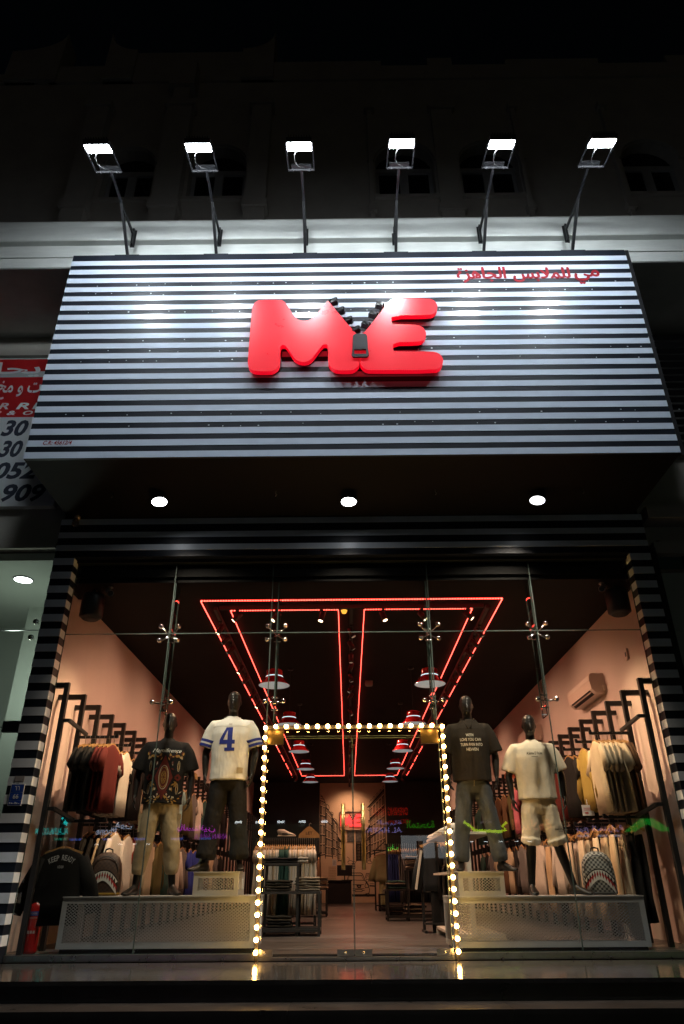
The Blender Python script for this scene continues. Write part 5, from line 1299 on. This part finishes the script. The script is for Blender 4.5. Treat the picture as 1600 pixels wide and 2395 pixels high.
stroke([(890, 2120), (895, 2165), (935, 2165), (940, 2110)], .02); stroke([(895, 1870), (930, 1870), (935, 1900), (915, 1925), (895, 1900), (895, 1870)], .010)
stroke([(655, 2150), (1035, 2150)], .05)
stroke([(880, 1850), (900, 1770), (1035, 1765)], .014); stroke([(900, 1850), (915, 1790), (1030, 1790)], .010); stroke([(935, 1900), (1035, 1910)], .012); stroke([(960, 1950), (1030, 1950)], .010); stroke([(955, 1985), (1035, 1990)], .03)
for i in range(8): stroke([(920 + i * 13, 1800), (935 + i * 13, 1840)], .006)
part('mural_drawing', mu, m_ink, bw)
t = thing('neon_logo_box', 'red glowing framed logo on the mural wall at the back', 'sign', (.05, 20.3, 2.4))
fr = MB(); X0, X1, Z0_, Z1_ = -.385, .485, 2.385, 3.02
for a, b, c, d in ((X0, X1, Z0_, Z0_ + .018), (X0, X1, Z1_ - .018, Z1_), (X0, X0 + .018, Z0_ + .018, Z1_ - .018), (X1 - .018, X1, Z0_ + .018, Z1_ - .018)): fr.box(a, b, 20.26, 20.345, c, d)
part('frame', fr, m_black, t, True)
part('back_board', MB().box(X0 + .019, X1 - .019, 20.32, 20.345, Z0_ + .019, Z1_ - .019), cloth((.55, .35, .25), .5, 'logo_board'), t, True)
sc = .78 / 2.23
for nm, P in (('glowing_letter', LM), ('glowing_letter', LE)):
    part(nm, MB().prism([(.05 + (x + .055) * sc, 2.725 + (z - 6.32) * sc * 1.12) for x, z in chaikin(P, 1)], 20.275, 20.315), glow('neon_red', (1.0, .045, .04), 2.3), t, True)
for i, (x, z) in enumerate([(-.189, 6.872), (-.107, 6.728), (-.013, 6.574), (.074, 6.425), (.368, 6.80), (.285, 6.655), (.193, 6.50)]):
    part('zip_tooth', MB().prism(rbox(.05 + (x + .055) * sc, 2.725 + (z - 6.32) * sc * 1.12, .03, .02, .38 if i < 4 else -.45), 20.265, 20.275), mt, t, True)
part('zip_pull', MB().box(.09, .15, 20.265, 20.2745, 2.60, 2.71), mt, t, True)
for x, lb in ((-.10, 'left dark framed print under the glowing logo'), (.21, 'right dark framed print under the glowing logo')):
    t = thing('framed_print', lb, 'picture', (x + .125, 20.33, 2.0)); part('frame', MB().box(x, x + .255, 20.325, 20.348, 2.0, 2.36), m_black, t, True)
    part('print_sheet', MB().box(x + .015, x + .24, 20.3225, 20.3248, 2.015, 2.345), mat('print_dark', (.10, .09, .085), .4, var=.8, vscale=9), t, True)

# ================================================================== AIR CONDITIONERS on the right wall
def split_ac(y0, y1, z, lab):
    t = thing('air_conditioner', lab, 'air conditioner', (3.5, (y0 + y1) / 2, z)); m_ac = mat('ac_white', (.62, .50, .44), .32, var=.05)
    P = [(3.609, .0), (3.609, .28), (3.44, .285), (3.405, .26), (3.39, .19), (3.41, .06), (3.47, .0)]
    q = MB(); n = len(P)
    q.add([(x, y0, z + h) for x, h in P] + [(x, y1, z + h) for x, h in P], [(i, (i + 1) % n, (i + 1) % n + n, i + n) for i in range(n)] + [tuple(range(n)), tuple(range(2 * n - 1, n - 1, -1))])
    part('casing', q, m_ac, t, True, fix=True)
    part('outlet', MB().obox((3.437, (y0 + y1) / 2, z + .028), (.030, 0, -.030), (0, (y1 - y0) / 2 - .10, 0), (.003, 0, .003)), m_black, t, True)
    part('louvre', MB().obox((3.425, (y0 + y1) / 2, z + .030), (.005, 0, -.005), (0, (y1 - y0) / 2 - .10, 0), (.004, 0, .004)), m_ac, t, True)
    part('pipe_cover', MB().box(3.56, 3.609, y0 - .05, y0 - .001, z + .02, z + .10), m_ac, t, True)
split_ac(1.95, 3.05, 3.02, 'white split air conditioner high on the right shop wall near the glass')
split_ac(5.6, 6.7, 3.02, 'second white air conditioner further back, behind the cream shirt mannequin')
t = thing('wall_box', 'small pale sensor box on the right wall above the first upright', 'sensor', (3.6, .95, 3.28)); part('cover', MB().box(-.02, .009, -.04, .04, -.07, .07), mat('ac_white', (.62, .5, .44)), t); part('slot', MB().box(-.022, -.0201, -.02, .02, -.03, .03), m_black, t)
# small extras among the racks
def cap(x, y, z, col, lab):
    t = thing('baseball_cap', lab, 'cap', (x, y, z)); part('crown', MB().lathe([(.085, 0), (.088, .03), (.075, .085), (.04, .115), (.001, .122)], 18), cloth(col), t)
    part('peak', MB().loft([((0, -.06, .008), .08, .006), ((0, -.11, .004), .078, .006), ((0, -.15, -.008), .055, .005), ((0, -.165, -.014), .02, .004)], 12, ref=(1, 0, 0)), cloth(col), t)
cap(2.72, 4.75, 2.235, (.55, .14, .06), 'orange cap on top of the right wall rack arm')
cap(-2.75, 4.05, 2.235, (.03, .06, .04), 'dark green cap on the left wall rack arm')
cap(-2.72, 4.62, 2.235, (.40, .28, .12), 'tan cap on the left wall rack arm')
t = thing('price_card', 'white price card standing under the mustard top on the right rack', 'price card', (2.83, 1.15, 1.42)); part('card', MB().box(-.07, .07, -.003, .003, -.06, .06).box(-.004, .004, -.003, .003, .06, .12), cloth((.6, .6, .62), .6), t); part('card_print', MB().box(-.05, .05, -.0045, -.003, .0, .006).box(-.05, .03, -.0045, -.003, .02, .026).box(-.04, .0, -.0045, -.003, -.04, -.02), cloth((.4, .05, .05), .6), t)
stackx = 2.95
t = thing('rack_shelf', 'black shelf holding folded olive tops on the right rack', 'shelf', (3.05, 2.6, 1.55)); part('board', MB().box(2.85, 3.27, 2.42, 2.85, 1.55, 1.57), m_black, t, True)
for i in range(4): folded(3.03, 2.62, 1.571 + i * .046, .26, .36, .045, (.10, .09, .055), f'{ORD[i + 1]} folded olive top from the bottom of the right rack shelf pile', 'folded olive tops on the right rack shelf', R(90), 60 + i, name='folded_shirt')

# ================================================================== NEIGHBOURS
nb = thing('neighbour_sign', 'red and white neighbouring shop sign with phone numbers left of the striped sign', 'sign', (-4.9, 0, 5.1))
m_nw = mat('neighbour_board_white', (.74, .78, .80), .5, var=.04); m_nr = mat('neighbour_red', (.55, .016, .02), .45); m_num = mat('number_slate', (.035, .045, .075), .5)
part('board', MB().box(-7.2, -3.86, -.09, -.001, 5.005, 7.475), m_nw, nb, True)
part('red_band', MB().box(-7.2, -3.86, -.0935, -.0905, 7.228, 7.455), m_nr, nb, True); part('red_band', MB().box(-7.2, -3.86, -.0935, -.0905, 6.422, 7.122), m_nr, nb, True)
part('grey_band', MB().box(-7.2, -3.86, -.0935, -.0905, 7.1225, 7.2275), mat('board_grey', (.50, .54, .56), .5), nb, True)
q = MB(); text_on(q, arabic('يحا'), -5.12, -4.47, 7.13, 7.40, -.096, .02); text_on(q, arabic('ت و مخ'), -5.02, -4.40, 6.72, 7.06, -.096, .02)
for s_, xa, xb, za, zb in (('R', -4.93, -4.785, 6.555, 6.665), ('R', -4.682, -4.496, 6.552, 6.665), ('E', -4.455, -4.30, 6.552, 6.665), ('P', -4.95, -4.87, 6.455, 6.525), ('&', -4.791, -4.662, 6.453, 6.527), ('O', -4.564, -4.425, 6.453, 6.527)):
    text_on(q, s_, xa, xb, za, zb, -.096, .03, .22)
part('white_lettering', q, m_nw, nb, True)
q = MB()
for s_, xa, xb, za, zb in (('30', -4.80, -4.445, 6.10, 6.37), ('30', -4.76, -4.451, 5.757, 6.03), ('052', -4.75, -4.18, 5.414, 5.68), ('909', -4.566, -4.004, 5.068, 5.338)):
    text_on(q, s_, xa, xb, za, zb, -.0925, .035, .22)
part('number_lettering', q, m_num, nb, True)
al = thing('neighbour_shop', 'pale lit neighbouring shop alcove with ceiling lamp left of the striped pillar', 'shop', (-5, 1, 0))
m_pale = mat('pale_green_white', (.48, .52, .46), .8, var=.04, vscale=1.5)
part('back_wall', MB().box(-9, -3.736, 2.6, 2.7, -.1, 4.3), m_pale, al, True); part('alcove_ceiling', MB().box(-9, -3.69, .02, 2.7, 4.28, 4.38), m_pale, al, True)
part('side_wall', MB().box(-3.735, -3.69, .035, 2.7, -.1, 4.279), m_pale, al, True); part('alcove_floor', MB().box(-9, -3.69, .02, 2.7, -.1, .04), m_floor, al, True)
part('column', MB().box(-4.75, -4.45, 1.7, 2.59, .04, 4.279), m_pale, al, True); part('column', MB().box(-4.05, -3.736, .9, 1.3, .04, 4.279), m_pale, al, True)
for a, b in ((3.36, 4.28), (2.23, 3.353), (.06, 2.223)): part('glass_pane', MB().box(-7.5, -3.70, -.006, .006, a, b), m_glass, al, True)
part('pane_edge', MB().box(-7.5, -3.70, -.009, .009, 3.3535, 3.3595).box(-7.5, -3.70, -.009, .009, 2.2235, 2.2295), m_edge, al, True)
for x, z in ((-3.80, 3.455), (-3.82, 3.26)): part('bolt_cap', MB().ball((x, -.03, z), .035, 12).lathe([(.014, -.02), (.014, .05)], 8, (x, 0, z), axis=(0, 1, 0)), m_chrome, al, True)
part('patch_fitting', MB().box(-3.93, -3.70, -.03, .03, 2.17, 2.29), m_black, al, True)
lp = part('ceiling_lamp', MB().lathe([(.13, -.012), (.13, 0)], 24, (-4.39, .62, 4.279), caps=True), m_frame_w, al, True)
part('lamp_lens', MB().lathe([(.001, -.016), (.115, -.014)], 24, (-4.39, .62, 4.279)), glow('neighbour_lamp_light', (.90, 1, .95), 9), lp, True)
ld = bpy.data.lights.new('neighbour_lamp', 'POINT'); ld.energy = 18; ld.color = (.86, 1, .88); ld.shadow_soft_size = .1
lo = link('neighbour_lamp', ld, al); lo.location = Vector((-4.45, .8, 3.0)) - al.location
ar = thing('neighbour_shop', 'dim neighbouring shop front with pale panels right of the striped pillar', 'shop', (5, 0, 0))
part('panel_upper', MB().box(3.80, 9, -.02, .03, 3.28, 4.02), m_pale, ar, True); part('panel_lower', MB().box(3.80, 9, -.02, .03, 0.02, 3.273), m_pale, ar, True)
part('panel_trim', MB().box(3.80, 9, -.03, .02, 4.021, 4.06), m_steel, ar, True); part('window', MB().box(3.80, 4.13, .0, .02, 4.061, 4.24), mat('dim_green_window', (.08, .14, .13), .2), ar, True)
part('window_frame', MB().box(4.131, 9, -.02, .02, 4.061, 4.24), m_black, ar, True); part('beam', MB().box(3.77, 9, -.12, .11, 4.241, 4.40), m_wall_beige, ar, True)
part('ledge', MB().box(3.77, 9, -.16, .11, 4.72, 4.90), m_wall_beige, ar, True)
lv = thing('louvre_screen', 'black horizontal louvre screen right of the striped sign', 'louvre', (5, 0, 5.8))
part('back_sheet', MB().box(3.80, 8, .07, .11, 5.75, 7.95), mat('louvre_back', (.22, .22, .21), .8, var=.5, vscale=2), lv, True)
z = 5.80
while z < 7.9: part('slat', MB().obox((5.9, .02, z), (2.1, 0, 0), (0, .035, -.02), (0, .004, .007)), m_black, lv, True); z += .128
part('frame_post', MB().box(3.765, 3.80, -.03, .07, 5.74, 7.95), m_black, lv, True)
struct('neighbour_ground', MB().box(-60, -9.01, -1.5, 40, -.5, -.02).box(9.01, 60, -1.5, 40, -.5, -.02), m_granite_r)

# ================================================================== ACROSS THE STREET: what the shop glass mirrors
ob = thing('facing_building', 'dark building with lit shop signs across the street', 'building', (0, -22.4, 0))
part('wall', MB().box(-40, 40, -22.6, -22.2, -.52, 9), mat('far_wall', (.06, .06, .06), .9), ob, True)
part('shop_band', MB().box(-4.8, -.4, -22.2, -22.15, 1.7, 2.74), mat('far_green_wall_glow', (.10, .14, .10), .8, emit=(.3, .42, .3), estr=.12), ob, True)  # weak emission on the wall stands in for the strip lamps' wash
part('lit_shop_opening', MB().box(2.0, 4.1, -22.2, -22.16, 1.5, 2.3), glow('far_shop_white', (.9, .97, 1), 1.5), ob, True)
for a, b in ((2.6, 2.85), (3.3, 3.42)): part('doorway_post', MB().box(a, b, -22.16, -22.1, 1.3, 2.1), m_black, ob, True)
def facing(nm, lab, words, colr, strength, x0, x1, z0, z1, bold=.02, extra=None):
    t = thing(nm, lab, 'sign', ((x0 + x1) / 2, -22.1, z0))
    q = MB(); text_on(q, words, x0, x1, z0, z1, -22.08, bold, facing=1)
    part('lit_lettering', q, glow('sign_' + nm + str(len(MATS)), colr, strength * .6), t, True)
    part('letter_rail', MB().box(x0, x1, -22.199, -22.1, z0 + .01, z0 + .03), m_black, t, True)
    return t
facing('facing_sign', 'cyan AL ALFIA COMM sign across the street mirrored in the glass', 'AL ALFIA COMM', (.02, .75, .70), 8, -12.4, -11.1, 2.42, 2.66)
facing('facing_sign', 'small green telephone line under the cyan sign across the street', '900 7644 480', (.02, .6, .4), 6, -11.6, -11.1, 2.22, 2.31)
facing('facing_sign', 'white Phone sign across the street mirrored in the glass', 'Phone', (.62, .75, 1), 7, -10.0, -9.2, 2.40, 2.66)
facing('facing_sign', 'white Arabic phone sign across the street mirrored in the glass', arabic('فون'), (.62, .75, 1), 7, -9.25, -8.6, 2.60, 2.85)
facing('facing_sign', 'magenta Arabic sign across the street mirrored in the glass', arabic('بالسنانين'), (.75, .05, .8), 8, -6.8, -5.3, 2.46, 2.76)
facing('facing_sign', 'purple ANAN NABAT sign across the street', 'ANAN NAB A', (.45, .03, .6), 6, -6.1, -4.8, 2.22, 2.42)
facing('facing_sign', 'red opening hours sign across the street', 'OPENING HOURS', (1, .03, .01), 3.5, .85, 2.32, 3.02, 3.32)
facing('facing_sign', 'red opening time sign across the street', '00 am', (1, .03, .01), 2.2, 1.5, 2.35, 2.72, 2.9)
facing('facing_sign', 'violet AL HAYAT sign across the street', 'AL HAYAT', (.45, .4, 1), 5, .5, 2.05, 2.40, 2.6)
facing('facing_sign', 'violet Arabic sign above AL HAYAT across the street', arabic('الحياة'), (.45, .4, 1), 4, 1.1, 2.05, 2.66, 2.86)
facing('facing_sign', 'dim green Arabic sign across the street', arabic('المتحدة'), (.08, .7, .02), 3.5, 2.25, 3.35, 2.56, 2.84)
facing('facing_sign', 'bright green Arabic sign across the street', arabic('ريف'), (.02, 1, .08), 9, 1.46, 1.86, 1.74, 1.98)
facing('facing_sign', 'grey RETAJ sign across the street', 'RETAJ', (.55, .55, .7), 3, 5.15, 5.62, 2.70, 2.80)
facing('facing_sign', 'orange Arabic sign across the street', arabic('السلامة'), (1, .25, .1), 3, 6.4, 7.95, 2.46, 2.86)
facing('facing_sign', 'violet outlined Arabic sign across the street', arabic('بيع المنزلية'), (.55, .4, .8), 5, 8.9, 10.75, 2.32, 2.62)
t = thing('facing_sign', 'yellow green swash sign across the street', 'sign', (5.3, -22.1, 2.4))
part('lit_swash', MB().tube([(6.2, -22.08, 2.75), (6.0, -22.08, 2.6), (6.15, -22.08, 2.48), (5.9, -22.08, 2.42), (5.3, -22.08, 2.44), (4.9, -22.08, 2.47), (4.75, -22.08, 2.62), (4.5, -22.08, 2.78)], .05, 6), glow('swash_green', (.55, .9, .02), 7), t, True)
t = thing('facing_sign', 'large green letter A sign across the street', 'sign', (11.7, -22.1, 2.4))
part('lit_letter', MB().prism([(10.75, 2.38), (11.2, 2.38), (11.7, 2.65), (12.2, 2.38), (12.7, 2.38), (11.95, 2.85), (11.5, 2.85)], -22.1, -22.05), glow('a_green', (.01, .55, .04), 3), t, True)
t = thing('facing_sign', 'cyan leaf emblem over the cyan sign across the street', 'sign', (-11.3, -22.1, 2.75))
part('lit_leaf', MB().prism([(-11.2, 2.74), (-11.35, 2.82), (-11.3, 2.95), (-11.18, 2.86)], -22.1, -22.05).prism([(-11.4, 2.95), (-11.46, 3.0), (-11.40, 3.06), (-11.36, 3.0)], -22.1, -22.05), glow('leaf_cyan', (.02, .75, .7), 8), t, True)
tb = None
for i, x in enumerate((-4.4, -3.6, -2.72, -1.87, -1.0, 4.75, 5.3, 5.9, 6.5, 7.0, -9.9, -9.0, -8.4, -7.9)):
    t = thing('facing_wall_lamp', f'white strip lamp over the shops across the street, number {ORD[i + 1]} of the row', 'lamp', (x, -22.1, 2.78 if x < -.5 and x > -5 else 2.05), 0, 'white strip lamps across the street')
    w = .13 if -5 < x < 0 else .07
    part('lamp_tube', MB().box(-w, w, -.04, .03, 0, .085 if w > .1 else .03), glow('far_tube', (.85, .95, 1), 9), t); part('lamp_back', MB().box(-w, w, -.09, -.041, 0, .1), m_black, t)
for i, (x0, x1) in enumerate(((-8.46, -7.95), (-11.0, -10.5), (-9.7, -9.3), (-7.0, -6.5), (-5.9, -5.4), (8.9, 9.4), (9.7, 10.1), (10.2, 10.6))):
    t = thing('facing_sign', f'{ORD[i + 1]} small blue lit board along the shops across the street', 'sign', ((x0 + x1) / 2, -22.1, 2.19), 0, 'small blue lit boards across the street')
    q = MB(); n = 7
    for k in range(n): xa = x0 + (x1 - x0) * k / n; q.box(xa, xa + (x1 - x0) * (.5 + .3 * (k % 2)) / n, -22.1, -22.06, 2.2, 2.28)
    part('lit_marks', q, glow('board_blue' if x0 < 0 else 'board_pale', (.15, .25, 1) if x0 < 0 else (.6, .7, 1), 2.6), t, True); part('board', MB().box(x0 - .03, x1 + .03, -22.19, -22.1, 2.17, 2.31), m_black, t, True)
